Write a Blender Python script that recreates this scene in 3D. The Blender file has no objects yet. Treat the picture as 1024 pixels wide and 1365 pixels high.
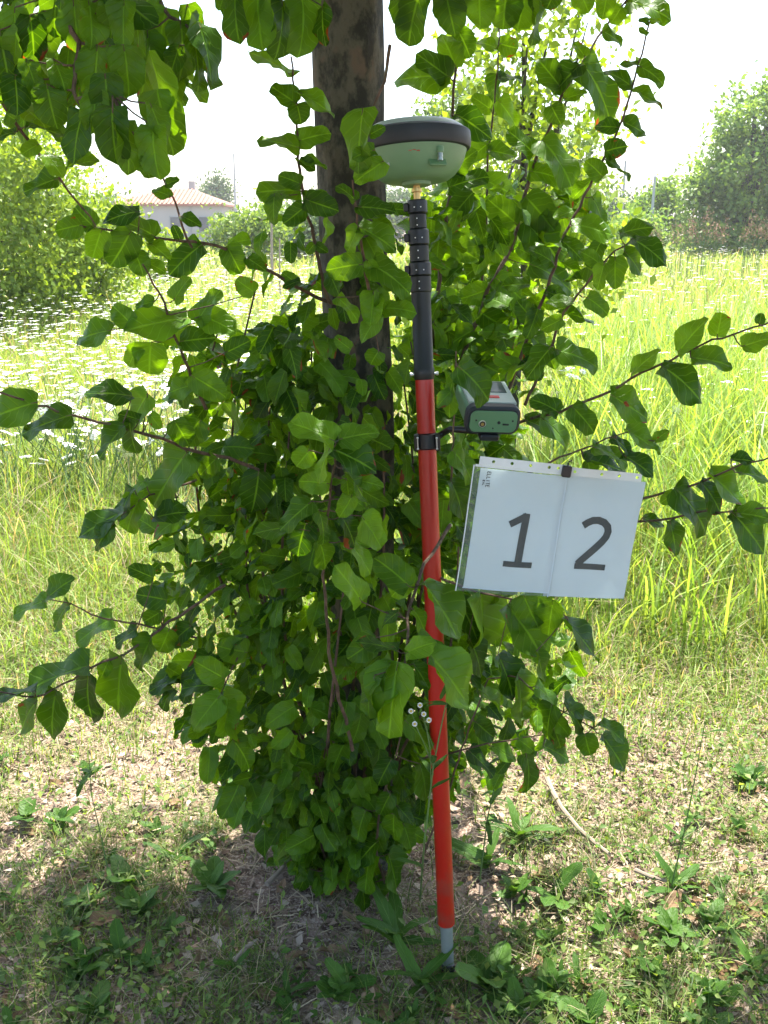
import bpy, math, random
import numpy as np
from mathutils import Vector, Matrix

# ------------------------------------------------------------------ camera, sky, sun, exposure
scene = bpy.context.scene
R = math.radians
CAM_H, PITCH, FOC = 1.58, R(16.0), 1327.0          # FOC in pixels of a 1024 x 1365 picture
cam_data = bpy.data.cameras.new('camera')
cam = bpy.data.objects.new('camera', cam_data)
scene.collection.objects.link(cam)
cam.location = (0, 0, CAM_H)
cam.rotation_euler = (math.pi / 2 - PITCH, 0, 0)
cam_data.sensor_fit = 'VERTICAL'
cam_data.sensor_height = 36.0
cam_data.lens = 36.0 * FOC / 1365.0
cam_data.clip_end = 2000
cam_data.clip_start = 0.02
scene.camera = cam

SUN_EL, SUN_AZ = R(66), R(16)                       # azimuth clockwise from +Y (away from the camera)
world = bpy.data.worlds.new('World')
scene.world = world
world.use_nodes = True
wn = world.node_tree
bg = wn.nodes['Background']
sky = wn.nodes.new('ShaderNodeTexSky')
sky.sky_type = 'NISHITA'
sky.sun_disc = False
sky.sun_elevation = SUN_EL
sky.sun_rotation = SUN_AZ
sky.dust_density = 3.0
sky.air_density = 1.0
wn.links.new(sky.outputs[0], bg.inputs[0])
bg.inputs[1].default_value = 0.15
sun_data = bpy.data.lights.new('sun', 'SUN')
sun_data.energy = 4.6
sun_data.angle = R(0.53)
sun_data.color = (1.0, 0.95, 0.86)
sun = bpy.data.objects.new('sun', sun_data)
scene.collection.objects.link(sun)
sd = Vector((math.sin(SUN_AZ) * math.cos(SUN_EL), math.cos(SUN_AZ) * math.cos(SUN_EL), math.sin(SUN_EL)))
sun.rotation_euler = sd.to_track_quat('Z', 'Y').to_euler()
scene.view_settings.view_transform = 'Standard'
scene.view_settings.look = 'None'
scene.view_settings.gamma = 1.0
scene.view_settings.exposure = 1.95
scene.render.engine = 'CYCLES'
scene.cycles.max_bounces = 8
scene.cycles.transmission_bounces = 8
scene.cycles.transparent_max_bounces = 12
scene.cycles.volume_bounces = 1
scene.cycles.use_denoising = True
scene.cycles.sample_clamp_indirect = 6.0

rng = np.random.default_rng(12)
random.seed(12)
C = scene.collection
SP, CP = math.sin(PITCH), math.cos(PITCH)


def ray(px, py):
    xc, yc = (px - 512) / FOC, -(py - 682.5) / FOC
    return np.array([xc, CP + yc * SP, -SP + yc * CP])


def P(px, py, Y):                                   # the point of the plane y = Y seen in that direction
    d = ray(px, py)
    return np.array([0, 0, CAM_H]) + d * (Y / d[1])


def G(px, py, z=0.0):                               # the point of the ground seen in that direction
    d = ray(px, py)
    return np.array([0, 0, CAM_H]) + d * ((z - CAM_H) / d[2])


def project(p):
    p = np.atleast_2d(p)
    q = p - np.array([0, 0, CAM_H])
    zc = q[:, 1] * CP - q[:, 2] * SP
    yc = q[:, 1] * SP + q[:, 2] * CP
    zc = np.where(np.abs(zc) < 1e-4, 1e-4, zc)
    return 512 + FOC * q[:, 0] / zc, 682.5 - FOC * yc / zc, zc


# ------------------------------------------------------------------ objects and tags
def tag(o, label=None, cat=None, group=None, kind=None):
    if label: o['label'] = label
    if cat: o['category'] = cat
    if group: o['group'] = group
    if kind: o['kind'] = kind
    return o


def empty(name, loc=(0, 0, 0)):
    o = bpy.data.objects.new(name, None)
    o.location = loc
    o.empty_display_size = 0.05
    C.objects.link(o)
    return o


def link_mesh(name, me, parent=None, loc=(0, 0, 0)):
    o = bpy.data.objects.new(name, me)
    C.objects.link(o)
    o.location = loc
    if parent: o.parent = parent
    return o


def np_mesh(name, verts, faces, mat, uvs=None, smooth=True, cols=None):
    """faces: (n,k) int array or list of such arrays"""
    if not isinstance(faces, list): faces = [faces]
    me = bpy.data.meshes.new(name)
    verts = np.asarray(verts, dtype=np.float32)
    loops = np.concatenate([f.ravel() for f in faces]).astype(np.int32)
    tot = np.concatenate([np.full(len(f), f.shape[1]) for f in faces]).astype(np.int32)
    start = np.concatenate([[0], np.cumsum(tot)[:-1]]).astype(np.int32)
    me.vertices.add(len(verts)); me.vertices.foreach_set('co', verts.ravel())
    me.loops.add(len(loops)); me.loops.foreach_set('vertex_index', loops)
    me.polygons.add(len(tot)); me.polygons.foreach_set('loop_start', start)
    me.polygons.foreach_set('loop_total', tot)
    if smooth: me.polygons.foreach_set('use_smooth', np.ones(len(tot), dtype=bool))
    if uvs is not None:
        l = me.uv_layers.new(name='UVMap')
        l.data.foreach_set('uv', np.asarray(uvs, dtype=np.float32)[loops].ravel())
    if cols is not None:
        a = me.color_attributes.new('tone', 'FLOAT_COLOR', 'POINT')
        c4 = np.ones((len(verts), 4), dtype=np.float32); c4[:, :3] = cols
        a.data.foreach_set('color', c4.ravel())
    me.update(calc_edges=True)
    me.materials.append(mat)
    return me


class MB:
    """collects shapes, builds ONE mesh object"""
    def __init__(s): s.v = []; s.f = []; s.n = 0

    def add(s, verts, faces):
        s.v += [tuple(map(float, v)) for v in verts]
        s.f += [tuple(i + s.n for i in f) for f in faces]
        s.n = len(s.v)

    def tube(s, pts, rads, seg=8, cap=True):
        pts = [Vector(tuple(map(float, p))) for p in pts]
        if not hasattr(rads, '__len__'): rads = [rads] * len(pts)
        ref = None; verts = []; faces = []
        for i, p in enumerate(pts):
            a = pts[max(i - 1, 0)]; b = pts[min(i + 1, len(pts) - 1)]
            t = (b - a).normalized()
            if ref is None:
                ref = Vector((1, 0, 0)) if abs(t.x) < 0.8 else Vector((0, 1, 0))
            n = (ref - t * ref.dot(t)).normalized(); ref = n
            m = t.cross(n)
            for k in range(seg):
                an = 2 * math.pi * k / seg
                verts.append(p + (n * math.cos(an) + m * math.sin(an)) * rads[i])
        for i in range(len(pts) - 1):
            for k in range(seg):
                a = i * seg + k; b = i * seg + (k + 1) % seg
                faces.append((a, b, b + seg, a + seg))
        if cap:
            faces.append(tuple(range(seg))[::-1])
            faces.append(tuple((len(pts) - 1) * seg + k for k in range(seg)))
        s.add(verts, faces); return s

    def lathe(s, o, axis, prof, seg=40):
        """prof: (radius, height along axis)"""
        o = Vector(tuple(o)); axis = Vector(tuple(axis)).normalized()
        pts = [o + axis * h for r, h in prof]
        n = Vector((1, 0, 0)); n = (n - axis * n.dot(axis)).normalized(); m = axis.cross(n)
        verts = []; faces = []
        for (r, h), p in zip(prof, pts):
            for k in range(seg):
                an = 2 * math.pi * k / seg
                verts.append(p + (n * math.cos(an) + m * math.sin(an)) * max(r, 1e-5))
        for i in range(len(pts) - 1):
            for k in range(seg):
                a = i * seg + k; b = i * seg + (k + 1) % seg
                faces.append((a, b, b + seg, a + seg))
        faces.append(tuple(range(seg))[::-1]); faces.append(tuple((len(pts) - 1) * seg + k for k in range(seg)))
        s.add(verts, faces); return s

    def box(s, mtx, size, bevel=0.0):
        x, y, z = [a / 2 for a in size]
        b = bevel
        if b <= 0:
            vs = [(sx * x, sy * y, sz * z) for sx in (-1, 1) for sy in (-1, 1) for sz in (-1, 1)]
            fs = [(0, 1, 3, 2), (4, 6, 7, 5), (0, 4, 5, 1), (2, 3, 7, 6), (0, 2, 6, 4), (1, 5, 7, 3)]
            s.add([mtx @ Vector(v) for v in vs], fs); return s
        # rounded-corner prism along y with chamfered ends
        s.prism(mtx, rrect(2 * x, 2 * z, b), 2 * y, b * 0.5); return s

    def prism(s, mtx, outline, depth, ch=0.0):
        """outline (x,z) list extruded along y, ends chamfered by ch"""
        n = len(outline)
        cx = sum(p[0] for p in outline) / n; cz = sum(p[1] for p in outline) / n
        w = max(abs(p[0] - cx) for p in outline); h = max(abs(p[1] - cz) for p in outline)
        rows = [(-depth / 2, ch), (-depth / 2 + ch, 0), (depth / 2 - ch, 0), (depth / 2, ch)] if ch > 0 else [(-depth / 2, 0), (depth / 2, 0)]
        verts = []
        for y, c in rows:
            for (x, z) in outline:
                verts.append(mtx @ Vector((cx + (x - cx) * (1 - c / w), y, cz + (z - cz) * (1 - c / h))))
        faces = []
        for i in range(len(rows) - 1):
            for k in range(n):
                a = i * n + k; b = i * n + (k + 1) % n
                faces.append((a, b, b + n, a + n))
        faces.append(tuple(range(n))[::-1]); faces.append(tuple((len(rows) - 1) * n + k for k in range(n)))
        s.add(verts, faces); return s

    def build(s, name, mat, parent=None, loc=(0, 0, 0), smooth=True, local=None):
        me = bpy.data.meshes.new(name)
        v = s.v
        if local is not None:
            v = [(a - local[0], b - local[1], c - local[2]) for a, b, c in v]
        me.from_pydata(v, [], s.f)
        me.materials.append(mat)
        me.update()
        if smooth:
            me.polygons.foreach_set('use_smooth', np.ones(len(me.polygons), dtype=bool))
            me.set_sharp_from_angle(angle=R(38))
        return link_mesh(name, me, parent, loc)


def rrect(w, h, r, seg=5):
    out = []
    for cx, cz, a0 in ((w / 2 - r, h / 2 - r, 0), (-w / 2 + r, h / 2 - r, 90), (-w / 2 + r, -h / 2 + r, 180), (w / 2 - r, -h / 2 + r, 270)):
        for k in range(seg + 1):
            a = R(a0 + 90 * k / seg)
            out.append((cx + r * math.cos(a), cz + r * math.sin(a)))
    return out


# ------------------------------------------------------------------ materials
def new_mat(name):
    m = bpy.data.materials.new(name); m.use_nodes = True
    nt = m.node_tree
    return m, nt, nt.nodes['Principled BSDF'], nt.nodes['Material Output']


def N(nt, typ, **kw):
    n = nt.nodes.new(typ)
    for k, v in kw.items(): setattr(n, k, v)
    return n


def mth(nt, op, a, b=None, clamp=False):
    n = nt.nodes.new('ShaderNodeMath'); n.operation = op; n.use_clamp = clamp
    for i, x in enumerate((a, b)):
        if x is None: continue
        if isinstance(x, (int, float)): n.inputs[i].default_value = x
        else: nt.links.new(x, n.inputs[i])
    return n.outputs[0]


def mixc(nt, fac, a, b):
    n = nt.nodes.new('ShaderNodeMix'); n.data_type = 'RGBA'
    for i, x in ((0, fac), (6, a), (7, b)):
        if isinstance(x, (int, float)): n.inputs[i].default_value = x
        elif isinstance(x, tuple): n.inputs[i].default_value = (*x, 1)
        else: nt.links.new(x, n.inputs[i])
    return n.outputs[2]


def smooth(nt, x, lo, hi):
    n = nt.nodes.new('ShaderNodeMapRange'); n.interpolation_type = 'SMOOTHSTEP'
    nt.links.new(x, n.inputs[0]); n.inputs[1].default_value = lo; n.inputs[2].default_value = hi
    return n.outputs[0]


def noise(nt, scale, detail=3, vec=None, rough=0.55):
    n = nt.nodes.new('ShaderNodeTexNoise'); n.inputs['Scale'].default_value = scale
    n.inputs['Detail'].default_value = detail; n.inputs['Roughness'].default_value = rough
    if vec is not None: nt.links.new(vec, n.inputs['Vector'])
    return n


def plain(name, col, rough=0.5, metal=0.0, spec=0.5, var=0.12, nscale=40, bump=0.0, coat=0.0):
    m, nt, b, out = new_mat(name)
    tc = N(nt, 'ShaderNodeTexCoord')
    nz = noise(nt, nscale, 4, tc.outputs['Object'])
    dark = tuple(c * (1 - var) for c in col); light = tuple(min(1, c * (1 + var)) for c in col)
    nt.links.new(mixc(nt, nz.outputs[0], dark, light), b.inputs['Base Color'])
    b.inputs['Roughness'].default_value = rough
    nt.links.new(mth(nt, 'ADD', mth(nt, 'MULTIPLY', nz.outputs[0], 0.2), rough - 0.1), b.inputs['Roughness'])
    b.inputs['Metallic'].default_value = metal
    b.inputs['Specular IOR Level'].default_value = spec
    b.inputs['Coat Weight'].default_value = coat
    if bump:
        bp = N(nt, 'ShaderNodeBump'); bp.inputs['Strength'].default_value = bump; bp.inputs['Distance'].default_value = 0.002
        nt.links.new(nz.outputs[0], bp.inputs['Height']); nt.links.new(bp.outputs[0], b.inputs['Normal'])
    return m


def leaf_mat(name, c0, c1, trans=0.42, tcol=(1.25, 1.12, 0.5), rough=0.42, spots=0.0, veins=True, spec=0.4):
    """two tones picked per leaf, vein pattern along the leaf, light shining through"""
    m, nt, b, out = new_mat(name)
    oi = N(nt, 'ShaderNodeObjectInfo'); ge = N(nt, 'ShaderNodeNewGeometry')
    rnd = mth(nt, 'FRACT', mth(nt, 'ADD', oi.outputs['Random'], ge.outputs['Random Per Island']))
    col = mixc(nt, rnd, c0, c1)
    if veins:
        uv = N(nt, 'ShaderNodeUVMap'); sx = N(nt, 'ShaderNodeSeparateXYZ'); nt.links.new(uv.outputs[0], sx.inputs[0])
        au = mth(nt, 'MULTIPLY', mth(nt, 'ABSOLUTE', mth(nt, 'SUBTRACT', sx.outputs[0], 0.5)), 2.0)
        t = mth(nt, 'FRACT', mth(nt, 'MULTIPLY', mth(nt, 'SUBTRACT', sx.outputs[1], mth(nt, 'MULTIPLY', au, 0.26)), 7.0))
        d = mth(nt, 'ABSOLUTE', mth(nt, 'SUBTRACT', t, 0.5))
        side = mth(nt, 'SUBTRACT', 1.0, smooth(nt, d, 0.0, 0.10))
        mid = mth(nt, 'SUBTRACT', 1.0, smooth(nt, au, 0.02, 0.09))
        vein = mth(nt, 'MAXIMUM', mth(nt, 'MULTIPLY', side, 0.45), mid)
        nz = noise(nt, 6.0, 4, uv.outputs[0])
        mp = N(nt, 'ShaderNodeVectorMath', operation='ADD'); nt.links.new(uv.outputs[0], mp.inputs[0])
        cb = N(nt, 'ShaderNodeCombineXYZ'); nt.links.new(mth(nt, 'MULTIPLY', rnd, 37.0), cb.inputs[0]); nt.links.new(mth(nt, 'MULTIPLY', rnd, 91.0), cb.inputs[1])
        nt.links.new(cb.outputs[0], mp.inputs[1])
        nz2 = noise(nt, 2.4, 3, mp.outputs[0])
        col = mixc(nt, mth(nt, 'MULTIPLY', nz2.outputs[0], 0.5), col, tuple(c * 0.62 for c in c0))
        light = tuple(min(1, c * 1.5 + 0.02) for c in c1)
        col = mixc(nt, mth(nt, 'MULTIPLY', vein, 0.42), col, light)
        if spots:
            edge = mth(nt, 'MULTIPLY', smooth(nt, au, 0.35, 0.95), smooth(nt, sx.outputs[1], 0.25, 0.9))
            s = mth(nt, 'MULTIPLY', smooth(nt, mth(nt, 'ADD', nz2.outputs[0], mth(nt, 'MULTIPLY', edge, 0.22)), 0.69, 0.73), mth(nt, 'GREATER_THAN', mth(nt, 'FRACT', mth(nt, 'MULTIPLY', rnd, 17.3)), 1 - spots))
            col = mixc(nt, s, col, (0.20, 0.05, 0.015))
        bp = N(nt, 'ShaderNodeBump'); bp.inputs['Strength'].default_value = 0.55; bp.inputs['Distance'].default_value = 0.005
        nt.links.new(mth(nt, 'ADD', mth(nt, 'MULTIPLY', vein, -1.0), mth(nt, 'MULTIPLY', nz2.outputs[0], 1.2)), bp.inputs['Height'])
        nt.links.new(bp.outputs[0], b.inputs['Normal'])
    nt.links.new(col, b.inputs['Base Color'])
    b.inputs['Roughness'].default_value = rough
    b.inputs['Specular IOR Level'].default_value = spec
    tr = N(nt, 'ShaderNodeBsdfTranslucent')
    mul = N(nt, 'ShaderNodeMix', data_type='RGBA', blend_type='MULTIPLY'); mul.inputs[0].default_value = 1
    nt.links.new(col, mul.inputs[6]); mul.inputs[7].default_value = (*tcol, 1)
    nt.links.new(mul.outputs[2], tr.inputs[0])
    ms = N(nt, 'ShaderNodeMixShader'); ms.inputs[0].default_value = trans
    nt.links.new(b.outputs[0], ms.inputs[1]); nt.links.new(tr.outputs[0], ms.inputs[2])
    nt.links.new(ms.outputs[0], out.inputs[0])
    return m


def tone_mat(name, trans=0.5, tcol=(1.3, 1.15, 0.5), rough=0.5, spec=0.3):
    """colour of each blade from its own tone attribute"""
    m, nt, b, out = new_mat(name)
    at = N(nt, 'ShaderNodeAttribute', attribute_name='tone')
    nt.links.new(at.outputs[0], b.inputs['Base Color'])
    b.inputs['Roughness'].default_value = rough; b.inputs['Specular IOR Level'].default_value = spec
    if trans:
        tr = N(nt, 'ShaderNodeBsdfTranslucent')
        mul = N(nt, 'ShaderNodeMix', data_type='RGBA', blend_type='MULTIPLY'); mul.inputs[0].default_value = 1
        nt.links.new(at.outputs[0], mul.inputs[6]); mul.inputs[7].default_value = (*tcol, 1)
        nt.links.new(mul.outputs[2], tr.inputs[0])
        ms = N(nt, 'ShaderNodeMixShader'); ms.inputs[0].default_value = trans
        nt.links.new(b.outputs[0], ms.inputs[1]); nt.links.new(tr.outputs[0], ms.inputs[2])
        nt.links.new(ms.outputs[0], out.inputs[0])
    return m


def bark_mat(name, c0, c1, c2, scale=18):
    m, nt, b, out = new_mat(name)
    tc = N(nt, 'ShaderNodeTexCoord')
    mp = N(nt, 'ShaderNodeMapping'); mp.inputs['Scale'].default_value = (1, 1, 0.6)
    nt.links.new(tc.outputs['Object'], mp.inputs[0])
    n1 = noise(nt, scale, 6, mp.outputs[0], 0.65); n2 = noise(nt, scale * 0.45, 3, mp.outputs[0])
    col = mixc(nt, smooth(nt, n1.outputs[0], 0.42, 0.6), c0, c1)
    col = mixc(nt, smooth(nt, n2.outputs[0], 0.58, 0.64), col, c2)
    nt.links.new(col, b.inputs['Base Color']); b.inputs['Roughness'].default_value = 0.85
    bp = N(nt, 'ShaderNodeBump'); bp.inputs['Strength'].default_value = 1.0; bp.inputs['Distance'].default_value = 0.012
    nt.links.new(n1.outputs[0], bp.inputs['Height']); nt.links.new(bp.outputs[0], b.inputs['Normal'])
    return m


M = {}
M['leaf'] = leaf_mat('broad_leaf', (0.026, 0.090, 0.003), (0.155, 0.350, 0.014), trans=0.54, tcol=(1.6, 1.25, 0.25), spots=0.14, spec=0.28, rough=0.4)
M['bark'] = bark_mat('bark', (0.022, 0.022, 0.014), (0.088, 0.082, 0.054), (0.105, 0.078, 0.05), 30)
M['twig'] = bark_mat('twig_bark', (0.075, 0.045, 0.025), (0.14, 0.085, 0.05), (0.12, 0.10, 0.05), 60)
M['blade'] = tone_mat('grass_blade')
M['straw'] = tone_mat('straw_blade', trans=0.15, tcol=(1, 1, 1), rough=0.7, spec=0.2)
M['petal'] = plain('white_petal', (0.8, 0.8, 0.74), 0.7)
M['far_leaf'] = leaf_mat('far_leaf', (0.07, 0.15, 0.022), (0.24, 0.36, 0.06), trans=0.45, veins=False, rough=0.5)
M['far_dark'] = leaf_mat('far_dark_leaf', (0.045, 0.095, 0.03), (0.09, 0.16, 0.05), trans=0.3, veins=False, rough=0.5)
M['mid_leaf'] = leaf_mat('mid_leaf', (0.08, 0.18, 0.03), (0.24, 0.38, 0.08), trans=0.5, veins=False, rough=0.5)
M['lime_leaf'] = leaf_mat('lime_leaf', (0.13, 0.23, 0.02), (0.28, 0.40, 0.045), trans=0.5, veins=False, rough=0.45)
M['weed_leaf'] = leaf_mat('weed_leaf', (0.04, 0.11, 0.012), (0.085, 0.19, 0.022), trans=0.4, spec=0.25, rough=0.5)
M['dry_leaf'] = leaf_mat('dry_leaf', (0.16, 0.09, 0.045), (0.36, 0.26, 0.16), trans=0.15, tcol=(1, 0.8, 0.6), rough=0.8, spec=0.15)
M['red_paint'] = plain('red_paint', (0.42, 0.013, 0.006), 0.38, var=0.10, nscale=25, coat=0.15)
m = M['red_paint']; nt = m.node_tree; b = nt.nodes['Principled BSDF']; tc = N(nt, 'ShaderNodeTexCoord')   # scuffs and dried mud on the tube
mp = N(nt, 'ShaderNodeMapping'); mp.inputs['Scale'].default_value = (1, 1, 0.4); nt.links.new(tc.outputs['Object'], mp.inputs[0])
na = noise(nt, 120, 5, mp.outputs[0], 0.7); nb = noise(nt, 16, 4, tc.outputs['Object'])
old = b.inputs['Base Color'].links[0].from_socket
c1 = mixc(nt, mth(nt, 'MULTIPLY', smooth(nt, na.outputs[0], 0.66, 0.72), 0.35), old, (0.30, 0.12, 0.08))
sx = N(nt, 'ShaderNodeSeparateXYZ'); nt.links.new(tc.outputs['Object'], sx.inputs[0])
low = mth(nt, 'SUBTRACT', 1.0, smooth(nt, sx.outputs[2], 0.12, 0.42))
c1 = mixc(nt, mth(nt, 'MULTIPLY', mth(nt, 'MULTIPLY', smooth(nt, nb.outputs[0], 0.45, 0.6), low), 0.5), c1, (0.14, 0.07, 0.045))
nt.links.new(c1, b.inputs['Base Color'])
M['black_plastic'] = plain('black_plastic', (0.007, 0.008, 0.009), 0.42)
M['carbon'] = plain('carbon_tube', (0.008, 0.009, 0.006), 0.5, nscale=90)
M['rubber'] = plain('blue_black_rubber', (0.012, 0.017, 0.022), 0.55)
M['shell'] = plain('pale_green_shell', (0.135, 0.26, 0.14), 0.42, var=0.06)
M['shell_top'] = plain('pale_grey_dome', (0.40, 0.45, 0.41), 0.45, var=0.05)
M['device'] = plain('device_green', (0.09, 0.20, 0.095), 0.45, var=0.06)
M['device_top'] = plain('device_silver', (0.30, 0.37, 0.33), 0.35, var=0.06)
M['screen'] = plain('dark_screen', (0.06, 0.08, 0.075), 0.15)
M['steel'] = plain('steel', (0.55, 0.57, 0.55), 0.35, metal=1.0)
M['alu'] = plain('worn_aluminium', (0.20, 0.23, 0.21), 0.5, metal=0.35, var=0.2, nscale=60, bump=0.1)
M['brass'] = plain('brass', (0.6, 0.38, 0.14), 0.35, metal=1.0)
M['ink'] = plain('grey_ink', (0.012, 0.014, 0.012), 0.6)
M['red_mark'] = plain('red_mark', (0.55, 0.03, 0.03), 0.5)
M['white_mark'] = plain('white_mark', (0.75, 0.77, 0.75), 0.5)

# ------------------------------------------------------------------ ground
def ground_z(x, y):
    return 0.018 * np.sin(x * 3.1 + 0.7) * np.sin(y * 2.3) + 0.010 * np.sin(x * 9.3 + y * 4.1) + 0.007 * np.sin(x * 17 - y * 13)


def gz(x, y): return float(ground_z(np.array(x), np.array(y)))


def graded(lo, hi, a, b, step, n):
    mid = np.arange(a, b + step / 2, step)
    left = a - (np.geomspace(1, 1 + (a - lo), n) - 1)[1:][::-1]
    right = mid[-1] + (np.geomspace(1, 1 + (hi - mid[-1]), n) - 1)[1:]
    return np.concatenate([left, mid, right])


gx = graded(-400, 400, -3, 3, 0.05, 40); gy = graded(-60, 700, 0.2, 5, 0.05, 45)
X, Y = np.meshgrid(gx, gy)
near = np.exp(-np.maximum(0, np.hypot(X, Y - 2) - 6) / 6)
Z = ground_z(X, Y) * near
nx_, ny_ = len(gx), len(gy)
idx = np.arange(nx_ * ny_).reshape(ny_, nx_)
gf = np.stack([idx[:-1, :-1], idx[:-1, 1:], idx[1:, 1:], idx[1:, :-1]], -1).reshape(-1, 4)
m, nt, b, out = new_mat('dry_soil')
tc = N(nt, 'ShaderNodeTexCoord')
n1 = noise(nt, 2.2, 5, tc.outputs['Object']); n2 = noise(nt, 28, 6, tc.outputs['Object'], 0.7); n3 = noise(nt, 140, 3, tc.outputs['Object'])
col = mixc(nt, smooth(nt, n2.outputs[0], 0.35, 0.68), (0.07, 0.045, 0.032), (0.29, 0.21, 0.16))
col = mixc(nt, mth(nt, 'MULTIPLY', smooth(nt, n3.outputs[0], 0.5, 0.62), 0.6), col, (0.45, 0.37, 0.30))
col = mixc(nt, mth(nt, 'MULTIPLY', smooth(nt, n1.outputs[0], 0.5, 0.65), 0.4), col, (0.14, 0.15, 0.055))
nt.links.new(col, b.inputs['Base Color']); b.inputs['Roughness'].default_value = 0.95; b.inputs['Specular IOR Level'].default_value = 0.1
bp = N(nt, 'ShaderNodeBump'); bp.inputs['Strength'].default_value = 0.9; bp.inputs['Distance'].default_value = 0.012
nt.links.new(mth(nt, 'ADD', n2.outputs[0], mth(nt, 'MULTIPLY', n3.outputs[0], 0.4)), bp.inputs['Height']); nt.links.new(bp.outputs[0], b.inputs['Normal'])
M['soil'] = m
ground = link_mesh('ground', np_mesh('ground', np.stack([X, Y, Z], -1).reshape(-1, 3), gf, m))
tag(ground, 'dry brown soil under the weeds and meadow', None, kind='structure')


# ------------------------------------------------------------------ leaf meshes
def leaf_shape(seed, rows=9, cols=5, ratio=0.72, obov=0.86, wave=0.17, bend=0.4, fold=0.25, teeth=0.05, petiole=0.10):
    """unit leaf: base at the origin, tip at y=1, top side +z"""
    r = np.random.default_rng(seed)
    v = [(0, 0, 0)]; uv = [(0.5, 0)]
    ph = r.uniform(0, 6.28, 4); bend = bend * r.uniform(0.3, 1.5); fold = fold * r.uniform(0.3, 1.5); tw = r.uniform(-0.25, 0.25)
    for i in range(1, rows + 1):
        s = i / (rows + 1)
        ys = 0.5 - 0.5 * math.cos(math.pi * s) * (0.72 + 0.28 * abs(math.cos(math.pi * s)))
        hw = 0.5 * ratio * math.sin(math.pi * s ** obov) ** 0.52
        for j in range(cols):
            u = -1 + 2 * j / (cols - 1)
            k = 1 + (teeth * math.sin(i * 2.1 + ph[0] + (u > 0) * 1.7) + 0.05 * math.sin(s * 5 + ph[2] + (u > 0) * 2.2) if abs(u) == 1 else 0)
            x = u * hw * k
            z = fold * abs(x) - bend * ys * ys * 0.5 + (wave * abs(u) ** 2 * math.sin(s * 9 + ph[1] + (u > 0) * 2.0)) * 0.6 + 0.35 * wave * (1 - abs(u)) * abs(u) * 4 * math.sin(s * 16 + ph[2] + (u > 0) * 1.5) + tw * x * s
            yy = ys - 0.05 * abs(u) + (0.02 * math.sin(i * 3 + ph[2]) if abs(u) == 1 else 0)
            v.append((x + 0.04 * math.sin(s * 3 + ph[3]) * s, yy, z)); uv.append((u * 0.5 + 0.5, s))
    v.append((0.03 * math.sin(3 + ph[3]), 1.0, -bend * 0.5 - 0.02)); uv.append((0.5, 1))
    q = []; t = []
    for j in range(cols - 1): t.append((0, 1 + j + 1, 1 + j))
    for i in range(rows - 1):
        for j in range(cols - 1):
            a = 1 + i * cols + j
            q.append((a, a + 1, a + cols + 1, a + cols))
    last = 1 + (rows - 1) * cols; tip = len(v) - 1
    for j in range(cols - 1): t.append((last + j, last + j + 1, tip))
    return np.array(v), np.array(q), np.array(t), np.array(uv)


def leaf_meshes(n, mat, **kw):
    out = []
    for i in range(n):
        v, q, t, uv = leaf_shape(100 + i, **kw)
        out.append((np_mesh('leaf', v, [q, t], mat, uv), v, q, t, uv))
    return out


LEAVES = leaf_meshes(12, M['leaf'])
CHEAP = leaf_meshes(6, M['leaf'], rows=4, cols=3, teeth=0)
MEDIUM = leaf_meshes(14, M['leaf'], rows=7, cols=5, ratio=0.63, teeth=0.06)


def frame(base, tip, width, natural=0.72, sign=None, flip_up=True):
    """axes of a leaf lying from base to tip that looks `width` wide from the camera"""
    base = np.asarray(base, float); tip = np.asarray(tip, float)
    a = tip - base; L = np.linalg.norm(a); a = a / L
    view = np.array([0, 0, CAM_H]) - (base + tip) / 2; view /= np.linalg.norm(view)
    n0 = view - a * view.dot(a); n0 /= np.linalg.norm(n0)
    side = np.cross(a, n0)
    c = min(1.0, width / (natural * L)); wide = max(natural * L, width)
    ph = math.acos(max(0.12, c)) * 0.9
    best = None
    for sg in ((1, -1) if sign is None else (sign,)):
        n = n0 * math.cos(ph) + side * math.sin(ph) * sg
        if best is None or n[2] > best[2]: best = n
    n = best
    if flip_up and n[2] < -0.25: n = -n
    x = np.cross(a, n)
    return x, a, n, wide / natural * 0.98, L * 1.0


def leaf_object(parent, root, base, tip, width, meshes=LEAVES, natural=0.72, name='leaf', k=None):
    x, a, n, W, L = frame(base, tip, width, natural)
    me = meshes[rng.integers(len(meshes)) if k is None else k][0]
    o = bpy.data.objects.new(name, me)
    m = Matrix(((x[0] * W, a[0] * L, n[0] * L, base[0] - root[0]), (x[1] * W, a[1] * L, n[1] * L, base[1] - root[1]), (x[2] * W, a[2] * L, n[2] * L, base[2] - root[2]), (0, 0, 0, 1)))
    C.objects.link(o); o.parent = parent; o.matrix_local = m
    return o


class LeafPile:
    """many leaves joined into one mesh"""
    def __init__(s, meshes): s.meshes = meshes; s.v = []; s.q = []; s.t = []; s.uv = []; s.n = 0

    def add(s, base, x, a, n, W, L):
        _, v, q, t, uv = s.meshes[rng.integers(len(s.meshes))]
        p = np.asarray(base)[None] + v[:, :1] * (np.asarray(x) * W)[None] + v[:, 1:2] * (np.asarray(a) * L)[None] + v[:, 2:] * (np.asarray(n) * L)[None]
        s.v.append(p); s.q.append(q + s.n); s.t.append(t + s.n); s.uv.append(uv); s.n += len(v)

    def build(s, name, mat, parent=None, loc=(0, 0, 0), root=(0, 0, 0)):
        v = np.concatenate(s.v) - np.asarray(root)[None]
        me = np_mesh(name, v, [np.concatenate(s.q), np.concatenate(s.t)], mat, np.concatenate(s.uv))
        return link_mesh(name, me, parent, loc)


def unit(v): v = np.asarray(v, float); return v / (np.linalg.norm(v) + 1e-9)


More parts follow.
